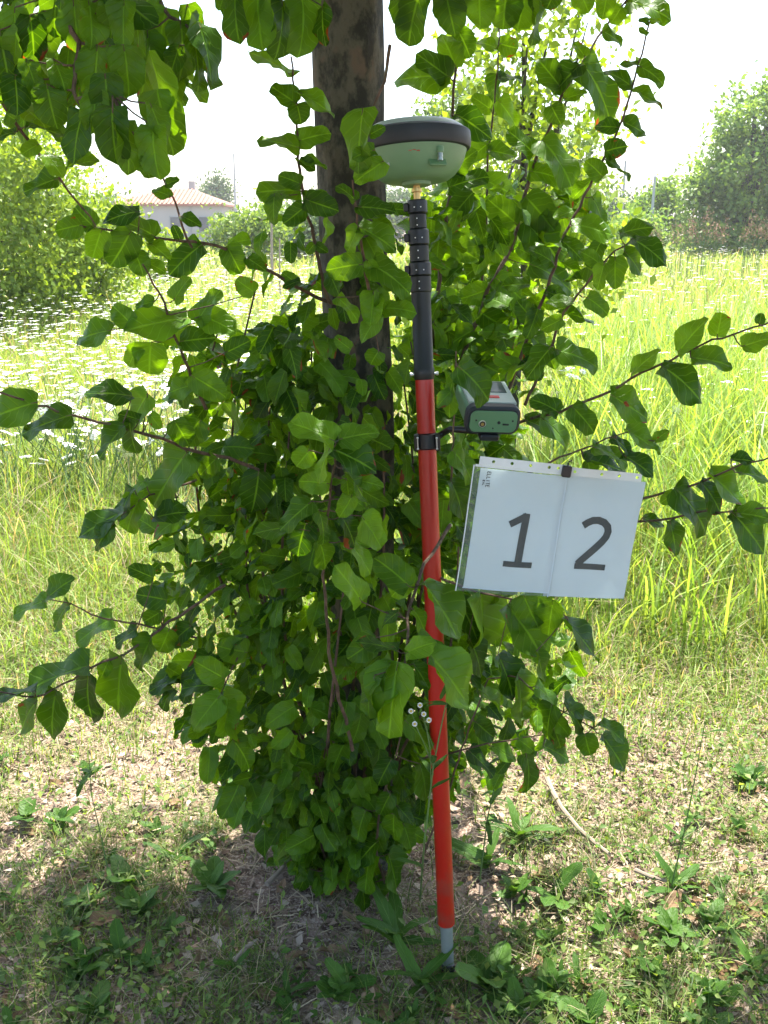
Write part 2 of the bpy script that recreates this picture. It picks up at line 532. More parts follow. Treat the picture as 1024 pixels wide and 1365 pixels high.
# ------------------------------------------------------------------ the tree in front
TR = np.array([-0.065, 2.25, 0.0])
tree = empty('tree', TR)
tag(tree, 'slender tree with leafy suckers all round its trunk, carrying the survey pole', 'tree')
tp = []; trad = []
for i in range(30):
    z = -0.05 + i * 0.15
    tp.append((TR[0] + 0.012 * math.sin(z * 2.2), TR[1] + 0.012 * math.cos(z * 1.7), z))
    trad.append(0.078 * (1 - 0.10 * z / 2) * (1 + 0.45 * math.exp(-max(z, 0) * 9)) * (1 + 0.03 * math.sin(z * 7)) * (1 if z < 2.6 else max(0.25, 1 - (z - 2.6) * 0.42)))
tp = np.array(tp); zz = np.linspace(tp[0][2], tp[-1][2], 150)
tb = MB().tube(np.stack([np.interp(zz, tp[:, 2], tp[:, k]) for k in range(3)], 1), np.interp(zz, tp[:, 2], trad), 36)
nv = []
for i, v in enumerate(tb.v):
    an = 2 * math.pi * (i % 36) / 36; z = v[2]; c_ = np.array([np.interp(z, tp[:, 2], tp[:, 0]), np.interp(z, tp[:, 2], tp[:, 1]), z])
    k = 0.045 * math.sin(3 * an + 1.5 * z) + 0.03 * math.sin(7 * an - 2.3 * z + math.sin(z * 5)) + 0.022 * math.sin(13 * an + 6 * z) * math.sin(z * 9)
    for (ka, kz, ks, kh) in ((4.4, 1.42, 0.12, 0.16), (5.2, 1.93, 0.14, 0.2), (4.9, 0.95, 0.12, 0.15), (3.9, 1.75, 0.1, 0.14)):
        da = (an - ka + math.pi) % (2 * math.pi) - math.pi
        k += kh * math.exp(-(da / 0.35) ** 2 - ((z - kz) / 0.035) ** 2)
    nv.append(tuple(c_ + (np.array(v) - c_) * (1 + k)))
tb.v = nv
tb.build('trunk', M['bark'], tree, local=TR)
for i in range(9):                                   # limbs of the crown
    an = i * 2.4 + 0.4; z0 = 2.15 + 0.17 * i; ln = 1.5 - 0.06 * i
    p = [np.array([TR[0], TR[1], z0]) + np.array([math.cos(an) * ln * t, math.sin(an) * ln * t * 0.8 - 0.25 * t, 0.75 * t ** 1.3]) for t in np.linspace(0, 1, 7)]
    MB().tube(p, [0.028 * (1 - 0.8 * t) for t in np.linspace(0, 1, 7)], 7).build('limb', M['bark'], tree, local=TR)

# shoots traced on the photograph: pixels of the stem, distance Y at both ends, thickness; then leaves (base, tip, width)
S = []
def shoot(pts, y0, y1, r, leaves): S.append((pts, y0, y1, r, leaves))

shoot([(-60, 60), (0, 135), (30, 175), (55, 207), (80, 240), (105, 271), (128, 302)], 1.45, 1.7, 0.0035,
      [(34, 168, 88, 176, 10), (22, 176, -6, 178, 12), (52, 192, 28, 206, 20), (78, 238, 28, 252, 24), (60, 205, 86, 232, 20), (22, 160, 5, 150, 26), (90, 222, 130, 210, 12)])
shoot([(450, 405), (420, 396), (400, 385), (350, 355), (290, 328), (256, 322), (190, 315), (140, 306), (110, 302)], 2.15, 1.85, 0.0045,
      [(110, 300, 74, 306, 30), (126, 303, 98, 274, 30), (136, 306, 121, 346, 34), (175, 308, 146, 354, 44), (186, 282, 134, 286, 22), (207, 316, 160, 284, 24),
       (200, 324, 227, 342, 18), (180, 335, 190, 367, 30), (195, 350, 222, 362, 16), (270, 326, 220, 361, 36), (302, 328, 322, 362, 34), (330, 344, 354, 358, 17), (395, 378, 376, 362, 18), (240, 320, 232, 300, 14)])
shoot([(256, 330), (248, 318), (240, 290), (230, 262), (222, 248), (205, 210), (190, 185), (180, 172)], 1.9, 1.8, 0.0025,
      [(228, 262, 202, 248, 15), (242, 288, 267, 296, 15), (221, 246, 237, 238, 10), (178, 172, 156, 170, 13), (188, 186, 168, 180, 11), (205, 214, 200, 237, 22), (196, 196, 214, 190, 14), (204, 205, 180, 226, 22)])
shoot([(440, 405), (436, 396), (425, 350), (415, 300), (408, 285), (402, 250), (398, 210), (396, 165), (394, 130), (388, 75)], 2.12, 2.0, 0.0042,
      [(390, 103, 338, 56, 16), (395, 138, 361, 111, 24), (396, 138, 400, 164, 30), (397, 122, 448, 146, 15), (397, 188, 440, 176, 28), (400, 197, 345, 178, 13), (399, 214, 422, 226, 14),
       (401, 254, 341, 250, 28), (402, 246, 372, 232, 22), (366, 258, 361, 297, 20), (407, 265, 449, 282, 32), (406, 276, 378, 297, 26), (419, 325, 408, 338, 13), (421, 326, 437, 336, 13), (398, 214, 436, 219, 6), (404, 262, 440, 258, 16)])
shoot([(497, 420), (494, 392), (490, 375), (485, 350), (480, 310), (472, 270), (470, 240)], 1.92, 1.80, 0.0035,
      [(474, 268, 453, 243, 13), (477, 276, 525, 275, 18), (478, 302, 532, 331, 26), (478, 302, 460, 337, 22), (484, 352, 433, 358, 36), (489, 346, 502, 366, 17), (494, 352, 547, 380, 32),
       (498, 388, 492, 433, 32), (510, 411, 553, 410, 24), (508, 418, 476, 450, 22), (449, 396, 482, 422, 16), (468, 466, 448, 450, 20), (505, 468, 494, 487, 28), (503, 385, 515, 420, 20)])
shoot([(520, 60), (512, 110), (495, 150), (487, 190), (480, 230)], 1.72, 1.66, 0.003,
      [(484, 144, 469, 227, 32), (500, 200, 470, 208, 18), (512, 215, 474, 240, 30), (492, 180, 512, 170, 16)])
shoot([(576, 460), (582, 420), (588, 350), (595, 290), (602, 240), (604, 155), (603, 130), (608, 90), (612, 0), (614, -40)], 2.3, 2.65, 0.0055,
      [(611, 42, 626, 73, 32), (600, 102, 524, 96, 36), (607, 152, 660, 177, 32), (601, 105, 560, 70, 30), (608, 90, 592, 40, 28), (598, 250, 650, 232, 30), (596, 285, 562, 300, 26),
       (592, 320, 640, 345, 34), (588, 350, 620, 372, 26), (584, 390, 620, 420, 28), (582, 400, 556, 440, 28), (578, 430, 610, 480, 30), (600, 230, 632, 200, 26)])
shoot([(640, 430), (648, 300), (650, 205), (658, 150), (663, 95), (665, 45), (664, -10)], 2.6, 2.95, 0.004,
      [(666, 58, 692, 64, 25), (664, 65, 638, 50, 11), (662, 98, 655, 137, 19), (664, 133, 692, 168, 24), (664, 103, 698, 103, 8), (655, 146, 632, 130, 20), (652, 190, 620, 215, 24),
       (650, 200, 690, 205, 20), (648, 240, 690, 262, 30), (648, 270, 612, 290, 28), (646, 320, 676, 350, 26), (644, 350, 612, 372, 24)])
shoot([(600, 520), (622, 460), (640, 420), (650, 385), (675, 345), (690, 305), (697, 270), (706, 235), (720, 200), (735, 165), (750, 125), (775, 85), (800, 45), (836, 0), (850, -20)], 2.3, 2.7, 0.006,
      [(836, 2, 897, 13, 24), (829, 8, 816, 30, 24), (803, 41, 833, 57, 14), (780, 76, 767, 54, 15), (773, 86, 736, 120, 22), (776, 83, 833, 156, 34), (748, 118, 720, 74, 28), (752, 132, 782, 120, 14),
       (735, 140, 747, 163, 26), (722, 186, 772, 240, 34), (712, 205, 680, 170, 22), (705, 228, 755, 232, 26), (700, 262, 738, 303, 46), (700, 294, 756, 352, 52), (706, 352, 772, 374, 26), (736, 262, 768, 254, 18), (742, 276, 764, 288, 14),
       (690, 300, 650, 262, 40), (680, 330, 642, 310, 30), (660, 370, 702, 402, 34), (652, 385, 612, 400, 30), (640, 415, 676, 440, 34), (632, 440, 592, 462, 30), (622, 470, 664, 497, 44), (625, 450, 640, 500, 34), (690, 330, 716, 345, 20)])
shoot([(660, 560), (690, 490), (700, 460), (712, 430), (725, 395), (738, 360), (750, 318), (770, 280), (785, 250), (805, 210), (828, 165), (842, 120), (851, 90), (862, 48), (866, 30)], 2.1, 2.15, 0.0042,
      [(866, 29, 883, 25, 6), (865, 31, 852, 25, 6), (863, 47, 853, 35, 7), (850, 86, 827, 82, 7), (852, 88, 889, 106, 18), (843, 116, 811, 88, 14), (844, 121, 887, 139, 9), (830, 162, 866, 176, 19), (826, 170, 793, 164, 17),
       (806, 202, 835, 195, 26), (804, 236, 781, 214, 26), (808, 212, 844, 236, 6), (789, 262, 813, 300, 15), (762, 300, 822, 306, 26), (748, 320, 778, 345, 22), (738, 350, 712, 330, 18), (728, 388, 760, 400, 20), (712, 428, 690, 400, 28), (705, 445, 738, 470, 22), (696, 480, 724, 505, 26), (690, 492, 660, 470, 24)])
shoot([(700, 540), (725, 485), (735, 460), (745, 430), (765, 400), (780, 380), (800, 355), (820, 335), (840, 322), (858, 309)], 2.0, 1.85, 0.0035,
      [(842, 318, 894, 346, 22), (826, 312, 871, 296, 18), (832, 335, 863, 361, 22), (820, 342, 822, 386, 28), (782, 396, 813, 417, 24), (764, 402, 729, 396, 15), (741, 466, 803, 480, 30), (800, 352, 776, 330, 18), (806, 350, 794, 385, 20), (750, 425, 722, 440, 22), (735, 462, 700, 500, 28)])
shoot([(650, 578), (690, 562), (745, 550), (770, 537), (812, 523), (845, 502), (880, 487), (905, 475), (955, 452), (1015, 433), (1060, 415)], 1.95, 1.6, 0.0032,
      [(842, 498, 878, 463, 16), (904, 470, 936, 424, 28), (956, 449, 961, 414, 28), (921, 477, 980, 484, 28), (882, 488, 944, 529, 34), (814, 526, 868, 558, 36), (989, 462, 1032, 446, 22), (1012, 432, 1016, 417, 14), (762, 542, 797, 576, 34), (745, 550, 712, 528, 24), (720, 556, 770, 590, 26), (700, 560, 742, 572, 22)])
shoot([(690, 640), (740, 612), (775, 600), (810, 585), (836, 576)], 1.9, 1.58, 0.0025,
      [(834, 572, 885, 600, 19), (790, 596, 842, 607, 15), (815, 582, 849, 602, 13), (872, 588, 892, 573, 15), (830, 606, 874, 632, 22), (778, 612, 836, 624, 17), (783, 612, 791, 643, 24)])
shoot([(760, 700), (820, 678), (850, 668), (895, 655), (935, 643), (960, 632), (985, 620), (1050, 604)], 1.9, 1.55, 0.003,
      [(974, 612, 1006, 613, 13), (984, 630, 1030, 630, 20), (945, 630, 1001, 674, 26), (899, 650, 957, 706, 42), (900, 657, 880, 670, 18), (934, 642, 969, 682, 24)])
shoot([(760, 715), (820, 700), (885, 692), (917, 684), (975, 682), (1050, 674)], 1.92, 1.55, 0.003,
      [(857, 690, 888, 699, 14), (893, 694, 905, 742, 22), (976, 683, 1030, 732, 42), (982, 684, 1030, 690, 22)])
shoot([(345, 627), (310, 612), (250, 600), (225, 588), (185, 575), (150, 567), (90, 552), (45, 538), (-10, 520)], 1.95, 1.55, 0.0038,
      [(50, 536, -24, 552, 44), (96, 553, 24, 571, 27), (176, 528, 116, 514, 20), (166, 567, 127, 608, 13), (197, 524, 165, 572, 32), (173, 558, 176, 607, 20), (200, 552, 216, 572, 18), (250, 603, 194, 672, 52), (186, 560, 158, 548, 18), (345, 628, 336, 686, 46), (268, 560, 240, 592, 44), (290, 610, 262, 634, 30), (232, 560, 252, 596, 34)])
shoot([(262, 640), (215, 655), (190, 665), (165, 685), (148, 698)], 1.95, 1.75, 0.0025,
      [(178, 650, 150, 692, 16), (193, 640, 171, 662, 15), (165, 682, 98, 709, 22), (153, 697, 119, 730, 22), (187, 664, 160, 708, 32), (205, 690, 250, 680, 24), (240, 690, 202, 712, 22)])
shoot([(275, 545), (262, 515), (252, 495), (236, 458), (217, 398), (200, 368), (190, 352)], 2.0, 1.85, 0.004,
      [(250, 425, 164, 430, 30), (176, 434, 149, 404, 30), (149, 440, 94, 446, 28), (206, 402, 179, 407, 12), (202, 456, 196, 502, 48), (186, 462, 166, 490, 24), (232, 400, 250, 370, 22), (262, 430, 290, 385, 26), (270, 420, 312, 440, 34), (240, 455, 285, 450, 32), (300, 470, 335, 455, 28), (262, 512, 220, 520, 26), (255, 500, 300, 530, 40), (340, 390, 315, 372, 26)])
shoot([(300, 780), (255, 810), (205, 845), (165, 872), (140, 881), (110, 896), (75, 918), (45, 930), (0, 922)], 1.95, 1.62, 0.0035,
      [(202, 850, 178, 893, 26), (163, 876, 146, 957, 48), (119, 896, 108, 963, 44), (119, 888, 30, 911, 30), (76, 920, 55, 987, 40), (50, 934, 13, 972, 34), (48, 922, -18, 921, 15), (145, 880, 132, 905, 20), (226, 838, 210, 875, 36), (255, 835, 222, 860, 30)])
shoot([(262, 850), (220, 840), (165, 828), (125, 820), (95, 805), (62, 798)], 1.92, 1.68, 0.0025,
      [(150, 824, 97, 852, 25), (62, 800, 14, 816, 17), (63, 797, 96, 769, 20), (93, 804, 64, 836, 21), (182, 838, 150, 857, 18), (205, 770, 172, 755, 26), (222, 800, 180, 790, 36), (215, 815, 188, 830, 28)])
shoot([(470, 1000), (440, 880), (430, 760), (436, 700), (442, 640), (450, 590)], 1.9, 1.55, 0.004,
      [(446, 588, 388, 558, 32), (451, 586, 504, 572, 30), (441, 598, 504, 626, 36), (441, 596, 415, 642, 16), (456, 624, 500, 668, 17), (462, 638, 466, 662, 20), (416, 668, 371, 702, 30), (482, 688, 516, 732, 36), (455, 688, 481, 728, 24), (461, 720, 503, 756, 20),
       (425, 680, 440, 722, 16), (408, 698, 396, 742, 42), (392, 704, 338, 702, 22), (412, 600, 395, 625, 34), (425, 720, 440, 760, 30), (440, 645, 400, 640, 34), (478, 640, 512, 648, 22), (470, 660, 452, 690, 26)])
shoot([(600, 700), (570, 745), (560, 765), (548, 800), (540, 832), (545, 846), (540, 884)], 1.9, 1.48, 0.0042,
      [(564, 776, 620, 852, 27), (531, 882, 510, 984, 56), (522, 880, 474, 930, 26), (572, 872, 633, 940, 42), (556, 848, 602, 878, 26), (540, 872, 577, 852, 28), (530, 868, 478, 846, 15), (502, 850, 464, 878, 40), (551, 885, 577, 918, 18), (551, 812, 573, 842, 17), (531, 816, 504, 832, 13), (546, 782, 500, 742, 46), (482, 802, 454, 752, 32), (545, 770, 520, 800, 34), (500, 900, 478, 955, 22), (505, 955, 530, 900, 20)])
shoot([(560, 760), (600, 775), (640, 790), (690, 800), (735, 805), (755, 822)], 1.95, 1.75, 0.003,
      [(640, 786, 649, 888, 52), (676, 806, 726, 874, 50), (698, 792, 716, 838, 44), (738, 800, 726, 850, 36), (750, 824, 809, 876, 18), (768, 842, 776, 868, 10), (715, 868, 731, 912, 15), (664, 872, 690, 934, 27), (612, 800, 640, 850, 34), (625, 850, 655, 900, 30)])
shoot([(560, 1150), (600, 1050), (615, 1000), (630, 960), (650, 905), (690, 900), (735, 940), (790, 970)], 1.95, 1.75, 0.0028,
      [(690, 898, 706, 967, 34), (714, 914, 753, 942, 20), (736, 938, 722, 988, 28), (741, 960, 762, 982, 22), (752, 936, 800, 962, 20), (758, 944, 787, 978, 28), (800, 962, 836, 988, 20), (802, 980, 838, 1027, 25), (780, 978, 786, 1010, 34), (640, 922, 677, 948, 17), (634, 962, 662, 985, 32)])
shoot([(560, 1012), (600, 1003), (650, 991), (720, 981), (742, 976)], 1.95, 1.78, 0.0025,
      [(655, 994, 691, 1012, 24), (701, 1004, 716, 1057, 26), (724, 994, 762, 1012, 24), (624, 1000, 662, 1032, 22), (690, 985, 712, 1002, 24), (738, 972, 752, 1000, 24)])
shoot([(440, 1190), (425, 1100), (430, 1020), (440, 960), (452, 900)], 2.1, 1.95, 0.004,
      [(419, 1058, 447, 1117, 38), (382, 994, 364, 1048, 42), (402, 1030, 357, 1078, 40), (396, 1110, 356, 1148, 28), (402, 1088, 422, 1112, 26), (412, 1158, 387, 1174, 18), (426, 1168, 408, 1202, 20), (420, 1020, 380, 1010, 26), (430, 985, 398, 1005, 30), (396, 1062, 362, 1102, 34), (440, 1040, 470, 1070, 30)])
shoot([(520, 1200), (500, 1130), (510, 1060), (530, 1000), (540, 960)], 2.05, 1.88, 0.0035,
      [(500, 1168, 513, 1203, 30), (494, 1138, 481, 1192, 30), (518, 1138, 536, 1188, 36), (473, 1148, 449, 1184, 26), (482, 1178, 492, 1217, 23), (522, 1012, 504, 1048, 34), (560, 1018, 577, 1068, 36), (521, 1058, 504, 1088, 30), (530, 1074, 554, 1098, 20), (538, 1098, 552, 1134, 27), (488, 1080, 470, 1120, 28), (540, 960, 580, 1000, 30), (505, 1120, 470, 1150, 30), (525, 1085, 520, 1125, 26)])
shoot([(340, 830), (320, 870), (300, 910), (292, 930)], 2.0, 1.85, 0.003,
      [(297, 927, 326, 987, 32), (295, 926, 253, 972, 42), (300, 935, 310, 985, 36), (285, 915, 240, 910, 26), (300, 905, 262, 880, 38), (330, 870, 290, 860, 40), (345, 838, 330, 800, 38), (310, 985, 340, 1025, 36)])
shoot([(330, -60), (345, -20), (360, 0), (400, -15)], 1.7, 1.7, 0.004,
      [(314, -12, 313, 57, 30), (345, -14, 341, 63, 36), (376, 0, 381, 74, 28), (402, -10, 411, 64, 36), (430, 8, 425, 56, 15), (300, -12, 292, 12, 20), (360, -10, 366, 40, 30)])
shoot([(180, -60), (200, -20), (225, 20), (255, 40), (262, 55)], 1.5, 1.35, 0.004,
      [(182, 36, 216, 114, 42), (196, 40, 206, 128, 34), (240, 28, 251, 112, 38), (264, 28, 296, 110, 11), (258, 48, 272, 120, 20), (222, 10, 214, 60, 40), (250, 5, 262, 50, 30), (200, -10, 180, 40, 40), (240, 60, 222, 100, 22)])
shoot([(60, -60), (80, 0), (105, 60), (98, 130), (150, 125)], 1.35, 1.25, 0.0045,
      [(76, -12, 72, 50, 40), (98, 0, 100, 72, 38), (140, 98, 146, 160, 44), (150, 142, 152, 217, 46), (128, 120, 120, 176, 36), (164, 160, 176, 232, 38), (200, 138, 224, 187, 22), (204, 168, 206, 233, 40), (196, 208, 198, 239, 24), (112, 148, 88, 212, 32), (34, 78, 51, 122, 27), (70, 78, 92, 118, 22), (62, 112, 76, 168, 44), (20, 10, 16, 70, 38), (40, 20, 48, 86, 38), (118, 0, 125, 62, 36), (150, -10, 150, 50, 38), (166, 0, 160, 62, 34), (0, 40, 10, 110, 46), (130, 60, 122, 130, 44), (165, 60, 172, 130, 44), (20, 100, 22, 150, 40)])
shoot([(540, -70), (560, -20), (640, -25), (700, -15), (730, -25)], 2.1, 2.1, 0.005,
      [(560, -10, 540, 62, 40), (595, -10, 604, 44, 40), (640, -12, 638, 32, 40), (676, -12, 668, 40, 44), (702, -8, 690, 42, 42), (714, -10, 717, 59, 13), (535, -10, 545, 40, 36), (622, -15, 580, 20, 38), (740, -14, 728, 12, 26), (770, -16, 785, 16, 28), (810, -12, 802, 26, 24)])

shoot([(598, 680), (602, 620), (605, 560), (606, 500), (608, 468)], 1.9, 1.72, 0.0025,
      [(610, 488, 664, 528, 42), (606, 498, 588, 556, 22), (604, 520, 578, 540, 20), (603, 600, 640, 640, 30), (601, 640, 628, 690, 30)])

n_leaf = 0
small = LeafPile(CHEAP)
stems_for_fill = []
for pts, y0, y1, r, leaves in S:
    d = np.cumsum([0] + [math.hypot(pts[i + 1][0] - pts[i][0], pts[i + 1][1] - pts[i][1]) for i in range(len(pts) - 1)])
    Ys = y0 + (y1 - y0) * d / d[-1]
    w3 = np.array([P(p[0], p[1], yy) for p, yy in zip(pts, Ys)])
    # resample with a little wander
    tt = np.linspace(0, d[-1], max(6, int(d[-1] / 14)))
    path = np.stack([np.interp(tt, d, w3[:, k]) for k in range(3)], 1)
    path[1:-1] += rng.normal(0, 0.0012, path[1:-1].shape)
    rad = np.linspace(r, r * 0.4, len(path))
    mb = MB().tube(path, rad, 6)
    ppx = np.stack([np.interp(tt, d, [p[0] for p in pts]), np.interp(tt, d, [p[1] for p in pts])], 1)
    todo = []
    for (bx, by, tx, ty, w) in leaves:
        j = int(np.argmin((ppx[:, 0] - bx) ** 2 + (ppx[:, 1] - by) ** 2))
        yb = path[j][1] - rng.uniform(0.0, 0.03)
        L = math.hypot(tx - bx, ty - by) / FOC * yb
        base = P(bx, by, yb); tip = P(tx, ty, yb + rng.uniform(-0.45, 0.25) * L)
        mid = (path[j] + base) / 2 + np.array([0, 0, -0.003])
        mb.tube([path[j], mid, base, base + (tip - base) * 0.12], [0.0014, 0.0011, 0.0010, 0.0006], 5)
        todo.append((base, tip, w / FOC * yb))
    so = mb.build('shoot', M['twig'], tree, local=TR)
    for base, tip, w in todo:
        leaf_object(so, TR, base, tip, w); n_leaf += 1
    stems_for_fill.append(path)

# suckers standing round the trunk, mostly hidden in the leaves
def radius_at(z):
    return float(np.interp(z, [0.0, 0.1, 0.25, 0.45, 0.65, 0.85, 1.05, 1.25, 1.5], [0.11, 0.16, 0.25, 0.34, 0.38, 0.39, 0.37, 0.33, 0.22]))


CX, CY = -0.115, 2.22
suckers = []
for i in range(16):
    an = i * 2.399 + 0.3; h = rng.uniform(0.9, 1.45); sp = rng.uniform(0.45, 0.95)
    p = []
    for t in np.linspace(0, 1, 9):
        z = 0.01 + h * t; rr = 0.07 + (radius_at(z) * sp - 0.07) * min(1, t * 1.5)
        p.append((CX * min(1, t * 2) + TR[0] * (1 - min(1, t * 2)) + math.cos(an + 0.3 * t) * rr, CY + math.sin(an + 0.3 * t) * rr, z))
    MB().tube(p, np.linspace(0.0055, 0.002, 9), 6).build('shoot', M['twig'], tree, local=TR)
    suckers.append(np.array(p))

front = []; pile = LeafPile(MEDIUM); inner = LeafPile(CHEAP)
def fill_leaf(c, outward, L, droop):
    a = unit(outward * (1 - droop) + np.array([0, 0, -1]) * droop + rng.normal(0, 0.36, 3))
    up = unit(outward * 0.55 + np.array([0, 0, 0.75]) + rng.normal(0, 0.5, 3))
    n = unit(up - a * up.dot(a)); x = np.cross(a, n)
    return (c, x, a, n, L * rng.uniform(0.85, 1.1), L)


cand = []
for i in range(3000):
    z = rng.uniform(0.06, 1.32); an = rng.uniform(0, 2 * math.pi)
    rr = radius_at(z) * math.sqrt(rng.uniform(0.12, 1.0)) * (1 + 0.12 * math.sin(an * 3 + z * 5))
    if z > 1.05 and rng.uniform() < 0.5: continue
    o = np.array([math.cos(an), math.sin(an), 0.0])
    c = np.array([CX, CY, z]) + o * rr
    if c[2] < 0.07: continue
    L = 0.030 + 0.050 * rng.uniform() ** 1.2
    f = fill_leaf(c, o, L, rng.uniform(0.05, 0.8))
    tip = c + f[2] * L
    px, py, zc = project(np.stack([c, tip]))
    # the pole, its clamp, the controller and the sheet hang free in front of the leaves
    if c[1] < 1.93 + 0.12 * z and ((px > 520).any() and (px < 620).any()): continue
    cand.append((c[1], f))
cand.sort(key=lambda q: q[0])
quota = max(0, 318 - n_leaf)
for k, (yy, f) in enumerate(cand):
    pile.add(*f)
# upright shoots behind: extra leaves along the traced stems on the right, lit from behind
for path in stems_for_fill[6:11]:
    for k in range(int(len(path) * 0.9)):
        j = rng.integers(0, len(path)); c = path[j] + np.array([rng.normal(0, 0.02), rng.uniform(0.05, 0.5), rng.normal(0, 0.02)])
        if c[2] > 1.72 or c[2] < 0.3: continue
        an = rng.uniform(0, 6.28); o = np.array([math.cos(an), math.sin(an) * 0.6, 0.1])
        pile.add(*fill_leaf(c, o, rng.uniform(0.05, 0.085), rng.uniform(0.15, 0.55)))
# a band of shoots further round to the right of the trunk
for k in range(130):                                  # right-hand skirt below the sheet
    px, py = rng.uniform(585, 760), rng.uniform(770, 1030); yy = rng.uniform(1.92, 2.35)
    if px > 770 - 0.0035 * (py - 860) ** 2 or py > 1080 - 0.55 * (px - 585): continue
    c = P(px, py, yy); an = rng.uniform(0, 6.28)
    pile.add(*fill_leaf(c, np.array([math.cos(an), math.sin(an), 0.1]), rng.uniform(0.04, 0.08), rng.uniform(0.2, 0.8)))
for k in range(520):
    px, py = rng.uniform(560, 720), rng.uniform(250, 760); yy = rng.uniform(2.2, 3.2)
    if px > 700 - 0.10 * abs(py - 420): continue
    c = P(px, py, yy); an = rng.uniform(0, 6.28)
    pile.add(*fill_leaf(c, np.array([math.cos(an), math.sin(an), 0.1]), rng.uniform(0.045, 0.085), rng.uniform(0.2, 0.6)))
for k in range(190):                                  # twigs clothing the trunk itself
    z = rng.uniform(0.85, 1.62); an = rng.uniform(math.pi * 0.95, math.pi * 2.05); o = np.array([math.cos(an), math.sin(an), 0.0])
    c = np.array([TR[0], TR[1], z]) + o * rng.uniform(0.09, 0.24)
    px, py, zc = project(c)
    if px[0] > 520 and c[1] < 2.12: continue
    pile.add(*fill_leaf(c, o, rng.uniform(0.04, 0.075), rng.uniform(0.3, 0.7)))
for k in range(230):                                  # thin spray to the left of the trunk
    px, py = rng.uniform(215, 440), rng.uniform(420, 620); yy = rng.uniform(1.95, 2.5)
    c = P(px, py, yy); an = rng.uniform(0, 6.28)
    if rng.uniform() < (440 - px) / 260: continue
    pile.add(*fill_leaf(c, np.array([math.cos(an), math.sin(an), 0.1]), rng.uniform(0.055, 0.085), rng.uniform(0.2, 0.6)))
# overhang at the upper left, near the camera
for k in range(190):
    px, py = rng.uniform(-120, 225), rng.uniform(-60, 150)
    if py > 150 - 0.25 * max(0, px - 60) + 45 * math.sin(px * 0.05) * math.sin(px * 0.021 + 1): continue
    yy = rng.uniform(1.25, 2.0); c = P(px, py, yy)
    an = rng.uniform(0, 6.28)
    pile.add(*fill_leaf(c, np.array([math.cos(an), math.sin(an), 0.0]), rng.uniform(0.04, 0.08), rng.uniform(0.25, 0.95)))
fo = pile.build('foliage', M['leaf'], tree, root=TR); fo['kind'] = 'stuff'

# crown above the picture, it shades the shoots and the near ground
cc = np.array([0.15, 1.74, 3.35]); cr = np.array([2.6, 1.85, 1.35])
clumps = []
while len(clumps) < 150:
    q = rng.uniform(-1, 1, 3); d = np.linalg.norm(q)
    if 0.3 < d < 1: clumps.append(cc + q * cr)
nc = 0
for i in range(13500):
    c = clumps[rng.integers(len(clumps))] + rng.normal(0, 0.17, 3)
    px, py, zc = project(c)
    if zc[0] > 0.1 and py[0] > -70 and -60 < px[0] < 1084: continue
    if c[2] < 1.95: continue
    an = rng.uniform(0, 6.28)
    inner.add(*fill_leaf(c, np.array([math.cos(an), math.sin(an), 0.0]), rng.uniform(0.075, 0.11), rng.uniform(0.3, 0.8)))
    nc += 1
co = inner.build('crown', M['leaf'], tree, root=TR); co['kind'] = 'stuff'

# ------------------------------------------------------------------ survey pole
b0 = G(598, 1302, 0.0); PB = np.array([b0[0], 1.82, 0.0]); PT = P(556, 262, 2.02)
axis = unit(PT - PB)
def on_pole(py):                                     # height along the pole that is seen at picture row py
    lo, hi = 0.0, 1.9
    for _ in range(40):
        mid = (lo + hi) / 2
        if project(PB + axis * mid)[1][0] > py: lo = mid
        else: hi = mid
    return lo
pole = empty('survey_pole', PB)
tag(pole, 'slim red telescopic survey pole with black upper tube, standing against the leafy trunk', 'pole')
h_al, h_red, h_blk = on_pole(1232), on_pole(506), on_pole(390)
RR = 0.0185
MB().lathe(PB, axis, [(0.001, 0.0), (0.004, 0.008), (0.011, 0.028), (0.0125, 0.03), (0.0125, 0.034), (0.013, 0.036), (0.0135, h_al)], 24).build('pointed_foot', M['alu'], pole, local=PB)
MB().lathe(PB, axis, [(0.0125, 0.012), (0.0145, 0.014), (0.0145, 0.028), (0.0125, 0.03)], 24).build('foot_collar', M['black_plastic'], pole, local=PB)
MB().lathe(PB, axis, [(RR - 0.002, h_al), (RR, h_al + 0.003), (RR, h_red)], 32).build('red_tube', M['red_paint'], pole, local=PB)
MB().lathe(PB, axis, [(RR + 0.0005, h_red), (RR + 0.002, h_red + 0.002), (RR + 0.002, h_red + 0.022), (RR + 0.0006, h_red + 0.024), (RR + 0.0006, h_blk)], 32).build('black_tube', M['carbon'], pole, local=PB)
